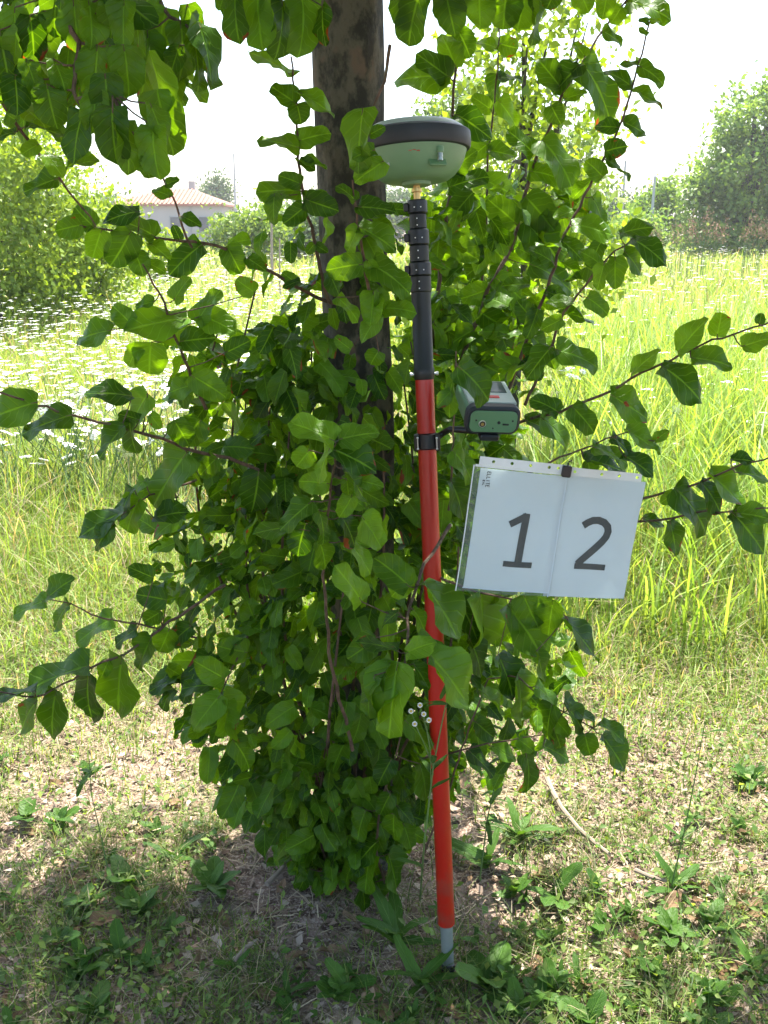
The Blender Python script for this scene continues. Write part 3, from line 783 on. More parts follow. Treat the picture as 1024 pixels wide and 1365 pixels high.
for (ya, yb, ra, nm) in ((390, 368, 0.0208, 'section'), (368, 350, 0.0222, 'collar'), (350, 327, 0.0188, 'section'), (327, 306, 0.0205, 'collar'), (306, 285, 0.0165, 'section'), (285, 267, 0.0192, 'collar')):
    ha, hb = on_pole(ya), on_pole(yb)
    c = 0.002
    MB().lathe(PB, axis, [(ra - c, ha), (ra, ha + c), (ra, hb - c), (ra - c, hb)], 28).build(nm, M['black_plastic' if nm == 'collar' else 'carbon'], pole, local=PB)
    if nm == 'collar':
        mb = MB(); up = axis; sidev = unit(np.cross(axis, [0, 1, 0]))
        ctr = PB + axis * (ha + hb) / 2 + sidev * (ra + 0.003) + np.array([0, -0.002, 0])
        mt = Matrix.Translation(ctr) @ Matrix.Rotation(R(-3), 4, 'Y')
        mb.box(mt, (0.010, 0.016, 0.016), 0.003)
        mb.build('clamp_lever', M['black_plastic'], pole, local=PB)
    for dy in ((0.3, 0.72) if nm == 'section' else (0.5,)):
        for dx in ((0.15,) if nm == 'section' else (-0.3, 0.35)):
            s_ = unit(np.cross(axis, [0, 1, 0]))
            p0 = PB + axis * (ha + (hb - ha) * dy) + s_ * ra * dx + np.array([0, -1, 0]) * ra * math.sqrt(1 - dx * dx)
            MB().lathe(p0 + np.array([0, 0.001, 0]), (0, -1, 0), [(0.0013, 0), (0.0013, 0.0015), (0.0006, 0.0019)], 8).build('screw', M['white_mark'], pole, local=PB)
ht = on_pole(266)
# screw studs by the top of the red tube
for sx in (-1, 1):
    s_ = unit(np.cross(axis, [0, 1, 0]))
    p0 = PB + axis * (h_red + 0.011) + s_ * sx * (RR + 0.001)
    MB().lathe(p0, s_ * sx, [(0.003, 0), (0.003, 0.004), (0.0045, 0.0045), (0.0045, 0.008), (0.003, 0.009)], 12).build('stud', M['steel'], pole, local=PB)

# receiver screwed on the top
RB = PB + axis * ht
KR = 1.13
def sc_(prof): return [(r * KR, h * KR * 0.94) for r, h in prof]
rec = empty('satellite_receiver', RB)
tag(rec, 'round pale green satellite receiver with dark rim on top of the pole', 'receiver')
MB().lathe(RB, axis, sc_([(0.006, 0.0), (0.006, 0.012), (0.0085, 0.013), (0.0085, 0.019), (0.006, 0.020), (0.006, 0.03)]), 20).build('adapter', M['brass'], rec, local=RB)
def recz(h): return RB + axis * h
MB().lathe(RB, axis, sc_([(0.010, 0.024), (0.024, 0.024), (0.025, 0.026), (0.025, 0.030), (0.046, 0.0305), (0.056, 0.033), (0.066, 0.040), (0.075, 0.051), (0.082, 0.064), (0.087, 0.080), (0.089, 0.088)]), 64).build('lower_shell', M['shell'], rec, local=RB)
MB().lathe(RB, axis, sc_([(0.087, 0.082), (0.0925, 0.084), (0.0945, 0.088), (0.0950, 0.106), (0.0945, 0.112), (0.089, 0.116), (0.082, 0.1165)]), 64).build('rim', M['rubber'], rec, local=RB)
MB().lathe(RB, axis, sc_([(0.086, 0.1155), (0.083, 0.121), (0.072, 0.128), (0.05, 0.133), (0.025, 0.135), (0.001, 0.136)]), 64).build('dome', M['shell_top'], rec, local=RB)
def rec_side(an, h, r):
    d_ = np.array([math.sin(R(an)), -math.cos(R(an)), 0]); d_ = unit(d_ - axis * d_.dot(axis))
    return RB + axis * h * KR * 0.94 + d_ * r * KR
def face_out(an, p, tilt=0):
    return Matrix.Translation(tuple(p)) @ Matrix.Rotation(R(an), 4, 'Z') @ Matrix.Rotation(R(tilt), 4, 'X')
q = rec_side(26, 0.056, 0.0735)
MB().prism(face_out(26, q, -34), rrect(0.036, 0.028, 0.004), 0.006, 0.0012).build('port_recess', M['device'], rec, local=RB)
mb = MB(); c0 = rec_side(26, 0.064, 0.086)
mb.lathe(c0, (0, -0.25, -1), [(0.006, -0.012), (0.0068, -0.011), (0.0068, -0.002), (0.0052, 0.0)], 18); mb.build('connector_cap', M['shell'], rec, local=RB)
MB().lathe(c0, (0, -0.25, -1), [(0.0045, 0), (0.0045, 0.003), (0.005, 0.0035), (0.005, 0.007), (0.0045, 0.0075), (0.0045, 0.010), (0.005, 0.0105), (0.005, 0.014), (0.003, 0.0142)], 16).build('connector', M['steel'], rec, local=RB)
q = rec_side(-44, 0.056, 0.0745)
MB().prism(face_out(-44, q, -34), rrect(0.024, 0.016, 0.003), 0.005, 0.001).build('cover', M['shell_top'], rec, local=RB)
mb = MB()
for k in range(3):
    q = rec_side(-3 + 4.5 * (k - 1), 0.070 + 0.0012 * math.sin(k * 2), 0.0832)
    mb.prism(face_out(-3 + 4.5 * (k - 1), q, -34), rrect(0.0065, 0.0022 + 0.001 * (k == 1), 0.001), 0.0012)
mb.build('red_logo', M['red_mark'], rec, local=RB)

# bracket clamp
hc = on_pole(588); CB = PB + axis * hc
clamp = empty('pole_bracket', CB)
tag(clamp, 'black bracket clamped round the red tube, holding the controller', 'bracket')
c = 0.0025; hh = 0.0165
MB().lathe(CB, axis, [(RR + 0.0008, -hh), (RR + 0.005, -hh + c), (RR + 0.005, hh - c), (RR + 0.0008, hh)], 32).build('collar', M['black_plastic'], clamp, local=CB)
for sx in (-1, 1):
    mt = Matrix.Translation(tuple(CB + np.array([sx * 0.021, -0.012, 0]))) @ Matrix.Rotation(R(-2.5), 4, 'Y')
    MB().box(mt, (0.010, 0.018, 0.031), 0.0025).build('jaw', M['black_plastic'], clamp, local=CB)
    p = CB + np.array([sx * 0.019, -0.0225, 0])
    mb = MB(); mb.tube([p + axis * -0.011, p + axis * 0.011], 0.0011, 8)
    for e in (-1, 1): mb.lathe(p + axis * 0.011 * e, (0, -1, 0), [(0.0022, -0.001), (0.0022, 0.0015), (0.001, 0.002)], 10)
    mb.build('bolt', M['steel'], clamp, local=CB)
kp = CB + np.array([-0.026, 0, 0])
MB().lathe(kp, (-1, 0, 0), [(0.005, 0), (0.005, 0.010), (0.012, 0.012), (0.0135, 0.016), (0.0135, 0.022), (0.012, 0.025), (0.003, 0.026)], 14).build('tightening_knob', M['rubber'], clamp, local=CB)
DC = P(657, 560, 1.84)                                # middle of the controller's near face
arm_end = P(650, 575, 1.90)
MB().tube([CB + np.array([0.02, 0.004, 0.006]), CB + np.array([0.035, 0.0, 0.018]), P(600, 572, 1.93), arm_end], [0.007, 0.006, 0.006, 0.008], 10).build('arm', M['black_plastic'], clamp, local=CB)

# controller
DT = R(15)
mt = Matrix.Translation(tuple(DC)) @ Matrix.Rotation(R(8), 4, 'Z') @ Matrix.Rotation(R(3), 4, 'Y') @ Matrix.Rotation(DT, 4, 'X')
ctl = empty('field_controller', DC)
tag(ctl, 'green handheld controller with black rubber end, held beside the red tube', 'controller')
W_, H_ = 0.104, 0.057
def dev(name, mat, outline, depth, y, ch=0.0, off=(0, 0)):
    m2 = mt @ Matrix.Translation((off[0], y, off[1]))
    return MB().prism(m2, outline, depth, ch).build(name, mat, ctl, local=DC)
dev('body', M['device'], rrect(W_ - 0.004, H_ - 0.010, 0.012), 0.115, 0.066, 0.006, (0, 0.002))
dev('bumper', M['rubber'], rrect(W_, H_, 0.017), 0.022, 0.006, 0.004)
dev('end_plate', M['device'], rrect(W_ - 0.014, H_ - 0.014, 0.012), 0.004, -0.0065, 0.001)
dev('keypad', M['device_top'], rrect(W_ - 0.012, 0.006, 0.002), 0.10, 0.066, 0.001, (0, H_ / 2 - 0.002))
dev('screen', M['screen'], rrect(W_ - 0.030, 0.004, 0.0015), 0.05, 0.086, 0.0005, (0, H_ / 2 + 0.0005))
dev('cradle', M['black_plastic'], rrect(0.036, 0.012, 0.003), 0.09, 0.032, 0.002, (-0.004, -H_ / 2 - 0.004))
dev('red_logo', M['red_mark'], rrect(0.026, 0.003, 0.0012), 0.010, 0.040, 0.0005, (0.004, H_ / 2 + 0.001))
y_ = -0.0086
def plate(name, mat, px, pz, prof):
    o = mt @ Vector((px, y_ + 0.0002, pz)); ax = (mt.to_3x3() @ Vector((0, -1, 0)))
    MB().lathe(o, ax, prof, 20).build(name, mat, ctl, local=DC)
plate('socket_ring', M['steel'], -0.0215, -0.004, [(0.0072, 0), (0.0072, 0.0014), (0.0058, 0.0018)])
plate('socket', M['black_plastic'], -0.0215, -0.004, [(0.0056, 0.001), (0.0056, 0.0021), (0.004, 0.0022)])
plate('socket_pin', M['brass'], -0.0215, -0.004, [(0.0032, 0.002), (0.0032, 0.003), (0.001, 0.0031)])
plate('port', M['black_plastic'], 0.010, -0.001, [(0.0030, 0), (0.0030, 0.0012), (0.002, 0.0013)])
for sx in (-0.034, 0.036): plate('plate_screw', M['black_plastic'], sx, 0.003, [(0.0018, 0), (0.0018, 0.001), (0.001, 0.0012)])
plate('plate_screw', M['black_plastic'], 0.0, -0.013, [(0.0014, 0), (0.0014, 0.001), (0.001, 0.0012)])
dev('usb_slot', M['black_plastic'], rrect(0.012, 0.0032, 0.001), 0.002, -0.0088, 0.0003, (0.0235, -0.0045))

# ------------------------------------------------------------------ number sheet
SY = 1.655
BL, BR, TL, TRc = P(606, 786, SY), P(833, 799, SY + 0.01), P(632, 613, SY), P(864, 636, SY + 0.01)
sign = empty('number_sheet', (BL + BR) / 2)
SO = (BL + BR) / 2
tag(sign, 'white number sheet in clear sleeves, hanging tilted right of the red tube', 'sheet')
sn = unit(np.cross(BR - BL, TL - BL))                 # towards +Y; front is -sn
if sn[1] > 0: sn = -sn
def SG(u, v, d=0.0):
    p = BL * (1 - u) * (1 - v) + BR * u * (1 - v) + TL * (1 - u) * v + TRc * u * v
    bow = 0.006 * math.sin(u * 3.2 + 0.4) * (1 - 0.4 * v) + 0.003 * math.sin(v * 5 + u * 2)
    bow += 0.0016 * math.sin(u * 17 + v * 9) * math.sin(v * 11 - u * 5)
    return p + sn * (d + bow)


def sheet(name, mat, u0, u1, v0, v1, d, th=0.0004, nu=14, nv=10, parent=sign, keep=None):
    mb = MB(); vs = []; fs = []
    for s_ in (d, d - th):
        for j in range(nv + 1):
            for i in range(nu + 1):
                vs.append(SG(u0 + (u1 - u0) * i / nu, v0 + (v1 - v0) * j / nv, s_))
    k = (nu + 1) * (nv + 1)
    for j in range(nv):
        for i in range(nu):
            a = j * (nu + 1) + i
            fs.append((a, a + 1, a + nu + 2, a + nu + 1)); fs.append((k + a + nu + 1, k + a + nu + 2, k + a + 1, k + a))
    rim = [i for i in range(nu + 1)] + [j * (nu + 1) + nu for j in range(1, nv + 1)] + [nv * (nu + 1) + i for i in range(nu - 1, -1, -1)] + [j * (nu + 1) for j in range(nv - 1, 0, -1)]
    for a, b_ in zip(rim, rim[1:] + rim[:1]): fs.append((b_, a, a + k, b_ + k))
    mb.add(vs, fs); return mb.build(name, mat, parent, local=SO)


m, nt, b, out = new_mat('printer_paper')
tc = N(nt, 'ShaderNodeTexCoord'); nz = noise(nt, 9, 4, tc.outputs['Object'])
nt.links.new(mixc(nt, nz.outputs[0], (0.68, 0.75, 0.79), (0.76, 0.81, 0.83)), b.inputs['Base Color']); b.inputs['Roughness'].default_value = 0.6
tr = N(nt, 'ShaderNodeBsdfTranslucent'); tr.inputs[0].default_value = (0.75, 0.8, 0.82, 1); ms = N(nt, 'ShaderNodeMixShader'); ms.inputs[0].default_value = 0.3
nt.links.new(b.outputs[0], ms.inputs[1]); nt.links.new(tr.outputs[0], ms.inputs[2]); nt.links.new(ms.outputs[0], out.inputs[0])
M['paper'] = m
m, nt, b, out = new_mat('clear_sleeve')
b.inputs['Base Color'].default_value = (0.35, 0.40, 0.38, 1); b.inputs['Roughness'].default_value = 0.22
tc = N(nt, 'ShaderNodeTexCoord'); nz = noise(nt, 12, 3, tc.outputs['Object'])
bp = N(nt, 'ShaderNodeBump'); bp.inputs['Strength'].default_value = 0.25; bp.inputs['Distance'].default_value = 0.01
nt.links.new(nz.outputs[0], bp.inputs['Height']); nt.links.new(bp.outputs[0], b.inputs['Normal'])
tp_ = N(nt, 'ShaderNodeBsdfTransparent'); tp_.inputs[0].default_value = (0.97, 0.99, 0.98, 1)
ms = N(nt, 'ShaderNodeMixShader'); ms.inputs[0].default_value = 0.93
nt.links.new(b.outputs[0], ms.inputs[1]); nt.links.new(tp_.outputs[0], ms.inputs[2]); nt.links.new(ms.outputs[0], out.inputs[0])
M['sleeve'] = m
M['strip'] = plain('milky_strip', (0.58, 0.63, 0.60), 0.4)
M['edge'] = plain('sleeve_weld', (0.50, 0.60, 0.63), 0.3)

sheet('paper', M['paper'], 0.045, 0.545, 0.03, 0.945, 0.0)['label'] = 'sheet printed with the number 1'
sheet('paper', M['paper'], 0.515, 0.997, 0.0, 0.955, -0.003)['label'] = 'sheet printed with the number 2'
sheet('sleeve', M['sleeve'], 0.0, 0.545, 0.0, 0.965, 0.0022, 0.0002)
sheet('sleeve', M['sleeve'], 0.0, 0.545, 0.0, 0.965, -0.0015, 0.0002)
sheet('sleeve', M['sleeve'], 0.505, 1.0, -0.006, 0.97, -0.0012, 0.0002)
sheet('sleeve_edge', M['edge'], 0.536, 0.540, 0.0, 0.955, 0.0026, 0.0003, nu=2)
sheet('sleeve_edge', M['strip'], 0.002, 0.008, 0.0, 0.965, 0.0026, 0.0003, nu=2)
sheet('sleeve_edge', M['edge'], 0.04, 0.535, 0.028, 0.036, 0.0026, 0.0003, nv=1)
sheet('seam', M['strip'], 0.012, 0.545, 0.955, 0.972, 0.0030, 0.0003, nv=1)
def hole_strip(name, u0, u1, v0, v1, d, n, skip=()):
    mb = MB()
    for i in range(n):
        ua, ub = u0 + (u1 - u0) * i / n, u0 + (u1 - u0) * (i + 1) / n
        um, vm = (ua + ub) / 2, (v0 + v1) / 2
        outer = [(ua, v0), (um, v0), (ub, v0), (ub, vm), (ub, v1), (um, v1), (ua, v1), (ua, vm)]
        if i in skip:
            mb.add([SG(u, v, d) for u, v in outer], [tuple(range(8))]); continue
        r = 0.0095; innr = [(um + r * math.cos(R(225 + 45 * k)) , vm + r * 1.35 * math.sin(R(225 + 45 * k))) for k in range(8)]
        mb.add([SG(u, v, d) for u, v in outer + innr] + [SG(u, v, d - 0.0005) for u, v in innr], [(k, (k + 1) % 8, 8 + (k + 1) % 8, 8 + k) for k in range(8)] + [(8 + k, 8 + (k + 1) % 8, 16 + (k + 1) % 8, 16 + k) for k in range(8)])
    return mb.build(name, M['strip'], sign, local=SO)
hole_strip('punched_strip', 0.03, 0.505, 0.973, 1.035, 0.0032, 9, (0, 2, 4, 6))
hole_strip('punched_strip', 0.50, 0.965, 0.955, 1.02, -0.0008, 9, (0, 2, 3, 5, 7))
def stroke(pts, w):
    """a flat line with round-ish joints in sheet coordinates, mm-true width"""
    K = np.array([297.0, 210.0]); p = [np.array(q) * K for q in pts]; vs = []; fs = []
    for i, q in enumerate(p):
        a = p[max(0, i - 1)]; c_ = p[min(len(p) - 1, i + 1)]; t = (c_ - a) / np.linalg.norm(c_ - a); n_ = np.array([-t[1], t[0]])
        vs += [q + n_ * w / 2, q - n_ * w / 2]
    for i in range(len(p) - 1): fs.append((2 * i, 2 * i + 1, 2 * i + 3, 2 * i + 2))
    return [v / K for v in vs], fs
def ink(name, strokes, d):
    mb = MB()
    for k, (pts, w) in enumerate(strokes):
        vs, fs = stroke(pts, w)
        mb.add([SG(u, v, d + 0.00004 * k) for u, v in vs], fs)
    return mb.build(name, M['ink'], sign, local=SO, smooth=False)
lin = lambda a, b_, n=6: [(a[0] + (b_[0] - a[0]) * i / n, a[1] + (b_[1] - a[1]) * i / n) for i in range(n + 1)]
ink('digit_one', [(lin((0.333, 0.245), (0.343, 0.638)), 12.5), (lin((0.250, 0.243), (0.416, 0.243)), 9.5), (lin((0.346, 0.622), (0.256, 0.545)), 11)], 0.0007)
arc = [(0.683, 0.572), (0.705, 0.597), (0.735, 0.618), (0.768, 0.622), (0.802, 0.608), (0.826, 0.578), (0.834, 0.538), (0.828, 0.495), (0.808, 0.450), (0.775, 0.400), (0.735, 0.345), (0.697, 0.290), (0.682, 0.268)]
ink('digit_two', [(arc, 12.5), (lin((0.668, 0.252), (0.850, 0.252)), 10)], -0.0023)
# tiny upright print at the corner of the first sleeve
pr = MB()
def tiny(letters, u, v, hgt, step, d):
    G_ = {'E': [((0, 0), (0, 1)), ((0, 0), (1, 0)), ((0, .5), (.8, .5)), ((0, 1), (1, 1))], 'L': [((0, 0), (0, 1)), ((0, 0), (1, 0))], 'I': [((.5, 0), (.5, 1))], 'T': [((.5, 0), (.5, 1)), ((0, 1), (1, 1))]}
    for i, ch in enumerate(letters):
        for a, b_ in G_[ch]:
            # letters run down the edge, their tops to the right
            q = [(u + hgt * (p[1]), v - step * (i + p[0] * 0.72)) for p in (a, b_)]
            vs, fs = stroke(q, 1.0); pr.add([SG(x, y, d) for x, y in vs], fs)
tiny('ELLITE', 0.085, 0.925, 0.020, 0.020, 0.0027); tiny('EIL', 0.066, 0.860, 0.010, 0.014, 0.0027)
pr.build('small_print', M['ink'], sign, local=SO, smooth=False)
mb = MB(); mb.box(Matrix.Translation(tuple(SG(0.525, 0.99, 0.005))) @ Matrix.Rotation(R(7), 4, 'Y'), (0.016, 0.012, 0.020), 0.003)
mb.tube([SG(0.525, 1.03, 0.008), SG(0.525, 1.07, 0.010), SG(0.53, 1.09, 0.02)], 0.0012, 6)
mb.build('clip', M['black_plastic'], sign, local=SO)


# ------------------------------------------------------------------ meadow
def blades(pos, h, w, lean, yaw, cols, segs=3, curve=1.0, tipcol=1.15):
    """tapered bent blades: pos (n,3), h, w, lean, yaw (n,), cols (n,3)"""
    n = len(pos)
    dirx = np.stack([np.cos(yaw), np.sin(yaw), np.zeros(n)], 1)
    sidx = np.stack([-np.sin(yaw), np.cos(yaw), np.zeros(n)], 1)
    V = []; Cc = []
    for i in range(segs + 1):
        t = i / segs
        ctr = pos + dirx * (lean * h * t ** (1 + curve))[:, None]
        ctr[:, 2] += h * (t - 0.28 * np.minimum(lean, 1.6) * t ** 2.2)
        if i < segs:
            ww = w * (1 - 0.75 * t ** 1.6) * 0.5
            V += [ctr - sidx * ww[:, None], ctr + sidx * ww[:, None]]; Cc += [cols * (0.9 + 0.25 * t)] * 2
        else:
            V.append(ctr); Cc.append(cols * tipcol)
    k = 2 * segs + 1
    V = np.stack(V, 1).reshape(-1, 3); Cc = np.stack(Cc, 1).reshape(-1, 3)
    o = (np.arange(n) * k)[:, None]
    q = np.concatenate([o + np.array([[2 * i, 2 * i + 1, 2 * i + 3, 2 * i + 2]]) for i in range(segs - 1)])
    t3 = o + np.array([[2 * segs - 2, 2 * segs - 1, 2 * segs]])
    return V, q, t3, Cc


def stuff_mesh(name, label, parts, mat):
    V = []; Q = []; T = []; CC = []; n = 0
    for v, q, t, c in parts:
        V.append(v); Q.append(q + n); T.append(t + n); CC.append(c); n += len(v)
    o = link_mesh(name, np_mesh(name, np.concatenate(V), [np.concatenate(Q), np.concatenate(T)], mat, cols=np.concatenate(CC)))
    return tag(o, label, 'grass', kind='stuff')


def wedge(n, y0, y1, power=1.0, margin=0.9, slope=0.47):
    y = y0 + (y1 - y0) * rng.uniform(0, 1, n) ** power
    x = rng.uniform(-1, 1, n) * (slope * y + margin)
    return x, y


def patch(x, y, f=1.0, s=0.0):
    return 0.5 + 0.25 * (np.sin(x * 2.3 * f + 1.3 + s) * np.sin(y * 1.9 * f + 0.4) + np.sin(x * 5.1 * f - y * 3.7 * f + s * 2))


GREEN = np.array([0.13, 0.24, 0.035]); LIME = np.array([0.27, 0.37, 0.085]); STRAW = np.array([0.46, 0.38, 0.25]); DARKG = np.array([0.055, 0.12, 0.022])
def tones(n, a, b_, sd_=0.16):
    t = rng.uniform(0, 1, n)[:, None]
    return (a * (1 - t) + b_ * t) * np.clip(rng.normal(1, sd_, n), 0.5, 1.6)[:, None]


def field_z(x, y): return ground_z(x, y) * np.exp(-np.maximum(0, np.hypot(x, y - 2) - 6) / 6)


parts = []
# short grass of the strip round the tree
x, y = wedge(42000, 1.45, 4.2, 0.9, 0.7, 0.46)
keep = rng.uniform(0, 1, len(x)) < np.clip(patch(x, y) * 0.9 + np.where(y < 2.05, 0.45, np.where(y < 2.5, -0.1, 0.12)) + np.maximum(0, y - 2.9) * 0.5, 0.10, 1)
keep &= ~((np.hypot(x + 0.1, y - 2.1) < 0.42) & (rng.uniform(0, 1, len(x)) < 0.6))
x, y = x[keep], y[keep]; n = len(x)
parts.append(blades(np.stack([x, y, field_z(x, y) - 0.004], 1), rng.uniform(0.015, 0.07, n) * np.clip(0.8 + np.abs(y - 2.1) * 0.6, 0.7, 1.8), rng.uniform(0.0016, 0.0042, n), rng.uniform(0.1, 1.2, n), rng.uniform(0, 6.28, n), tones(n, DARKG * 1.25, LIME * 0.9)))
x, y = wedge(52000, 2.3, 5.4, 0.9, 0.9, 0.46)
keep = rng.uniform(0, 1, len(x)) < np.clip(patch(x, y, 0.7, 0.5) * 0.8 + (y - 2.9) * 0.45, 0.10, 1)
keep &= ~(np.hypot(x + 0.1, y - 2.2) < 0.45)
x, y = x[keep], y[keep]; n = len(x); cl = tones(n, GREEN * 0.9, LIME)
dry = rng.uniform(0, 1, n) < 0.3; cl[dry] = tones(int(dry.sum()), STRAW, STRAW * 0.6)
parts.append(blades(np.stack([x, y, field_z(x, y) - 0.004], 1), rng.uniform(0.03, 0.17, n) * np.clip(0.5 + (y - 2.3) * 0.4, 0.5, 1.5), rng.uniform(0.002, 0.006, n), rng.uniform(0.2, 1.5, n), rng.uniform(0, 6.28, n), cl))
# meadow grows taller with distance from the path
cx_, cy_ = wedge(240, 1.5, 2.45, 1.0, 0.6, 0.46); ci = rng.integers(0, 240, 13000)
x, y = cx_[ci] + rng.normal(0, 0.028, 13000), cy_[ci] + rng.normal(0, 0.028, 13000)
k = ~((np.hypot(x + 0.1, y - 2.1) < 0.30) & (rng.uniform(0, 1, 13000) < 0.6)); x, y = x[k], y[k]; n = len(x)
parts.append(blades(np.stack([x, y, field_z(x, y) - 0.004], 1), rng.uniform(0.02, 0.095, n), rng.uniform(0.0014, 0.0034, n), rng.uniform(0.3, 1.8, n), rng.uniform(0, 6.28, n), np.where(rng.uniform(0, 1, (n, 1)) < 0.14, tones(n, STRAW, STRAW * 0.55), tones(n, DARKG * 0.9, LIME * 0.65))))
for (cnt, y0, y1, pw, hl, hh, wl, wh) in ((34000, 3.1, 7.0, 0.8, 0.12, 0.55, 0.003, 0.008), (34000, 6.0, 16.0, 0.8, 0.3, 0.75, 0.006, 0.014), (26000, 14.0, 42.0, 0.9, 0.4, 0.85, 0.02, 0.045), (12000, 38.0, 95.0, 1.0, 0.4, 0.8, 0.05, 0.12)):
    x, y = wedge(cnt, y0, y1, pw, 1.0, 0.47)
    h = rng.uniform(hl, hh, cnt) * (0.7 + 0.6 * patch(x, y, 0.35)) * np.clip((y - 2.6) / 2.0, 0.25, 1)
    cl = tones(cnt, GREEN, LIME); dry = rng.uniform(0, 1, cnt) < 0.16
    cl[dry] = tones(int(dry.sum()), STRAW, STRAW * 0.7)
    parts.append(blades(np.stack([x, y, field_z(x, y) - 0.01], 1), h, rng.uniform(wl, wh, cnt), rng.uniform(0.05, 1.3, cnt), rng.uniform(0, 6.28, cnt), cl))
stuff_mesh('meadow_grass', 'sunlit green meadow grass growing behind the tree', parts, M['blade'])
# broad tall blades at the right
parts = []
x, y = rng.uniform(0.5, 6.6, 15000), rng.uniform(3.5, 13.0, 15000)
k = (x > 0.22 * y - 0.25 + rng.uniform(-0.25, 0.3, 15000)) & (x < 0.47 * y + 1); x, y = x[k], y[k]; n = len(x)
parts.append(blades(np.stack([x, y, field_z(x, y) - 0.01], 1), rng.uniform(0.5, 1.05, n) * np.clip((y - 2.7) / 1.8, 0.4, 1), rng.uniform(0.006, 0.017, n), rng.uniform(0.15, 0.9, n), rng.uniform(0, 6.28, n), tones(n, GREEN * 1.1, LIME * 1.1), 5))
stuff_mesh('tall_grass', 'tall broad-bladed lime green grass at the right of the meadow', parts, M['blade'])

# dry straw lying about
def straws(n, x, y, lmin, lmax, w):
    yaw = rng.uniform(0, 6.28, n); L = rng.uniform(lmin, lmax, n)
    d = np.stack([np.cos(yaw), np.sin(yaw), rng.uniform(-0.05, 0.25, n)], 1); s_ = np.stack([-np.sin(yaw), np.cos(yaw), rng.uniform(-0.5, 0.5, n)], 1)
    p = np.stack([x, y, field_z(x, y) + rng.uniform(0.001, 0.010, n)], 1)
    bend = rng.normal(0, 0.16, n)
    V = []
    for t in (0, 0.5, 1):
        c_ = p + d * (L * t)[:, None] + s_ * (L * bend * (t - t * t) * 2)[:, None]
        V += [c_ - s_ * (w / 2)[:, None], c_ + s_ * (w / 2)[:, None]]
    V = np.stack(V, 1).reshape(-1, 3); o = (np.arange(n) * 6)[:, None]
    q = np.concatenate([o + np.array([[0, 1, 3, 2]]), o + np.array([[2, 3, 5, 4]])]); t3 = np.zeros((0, 3), int)
    cl = tones(n, STRAW * 1.05, np.array([0.20, 0.135, 0.085]), 0.25)
    return V, q, t3, np.repeat(cl, 6, 0)
x, y = wedge(27000, 1.45, 4.6, 0.9, 0.7, 0.46); n = len(x)
st = stuff_mesh('dry_straw', 'dry straw and stalks lying on the bare soil', [straws(n, x, y, 0.015, 0.085, rng.uniform(0.0008, 0.0026, n))], M['straw'])
# small leaflets of creeping ground cover and crumbs of dead leaf
def leaflets(n, x, y, smin, smax, zmax, ca, cb, tilt=0.6):
    yaw = rng.uniform(0, 6.28, n); L = rng.uniform(smin, smax, n); w = L * rng.uniform(0.35, 0.7, n)
    d = np.stack([np.cos(yaw), np.sin(yaw), rng.normal(0.1, tilt, n)], 1); d /= np.linalg.norm(d, axis=1)[:, None]
    s_ = np.stack([-np.sin(yaw), np.cos(yaw), rng.normal(0, tilt * 0.6, n)], 1)
    p = np.stack([x, y, field_z(x, y) + rng.uniform(0.002, 1, n) * zmax], 1)
    up = np.array([0, 0, 1.0])[None]
    V = np.stack([p, p + d * (L * 0.5)[:, None] - s_ * (w / 2)[:, None] + up * (L * 0.12)[:, None], p + d * (L * 0.5)[:, None] + s_ * (w / 2)[:, None] + up * (L * 0.12)[:, None], p + d * L[:, None], p + d * (L * 0.5)[:, None]], 1).reshape(-1, 3)
    o = (np.arange(n) * 5)[:, None]
    t3 = np.concatenate([o + np.array([[0, 4, 1]]), o + np.array([[0, 2, 4]]), o + np.array([[1, 4, 3]]), o + np.array([[4, 2, 3]])])
    return V, np.zeros((0, 4), int), t3, np.repeat(tones(n, ca, cb, 0.2), 5, 0)
x, y = wedge(60000, 1.45, 4.9, 0.95, 0.7, 0.46)
dens = np.where(y < 2.02, 1.0, 0.48 + 0.30 * (y - 2.1)) * (0.3 + 1.1 * patch(x, y, 0.8, 2.0))
k = (rng.uniform(0, 1, len(x)) < dens) & ~((np.hypot(x + 0.1, y - 2.05) < 0.4) & (rng.uniform(0, 1, len(x)) < 0.7)); x, y = x[k], y[k]
gc = stuff_mesh('ground_cover', 'small creeping weeds covering the soil', [leaflets(len(x), x, y, 0.008, 0.028, 0.045, DARKG * 1.3, LIME * 0.85)], M['blade']); gc['category'] = 'weeds'
x, y = wedge(13000, 1.45, 4.2, 0.9, 0.7, 0.46)
lc = stuff_mesh('leaf_crumbs', 'crumbled dead leaves and bark scattered on the soil', [leaflets(len(x), x, y, 0.006, 0.034, 0.010, np.array([0.46, 0.38, 0.29]), np.array([0.12, 0.07, 0.045]), 0.3)], M['straw']); lc['category'] = 'litter'

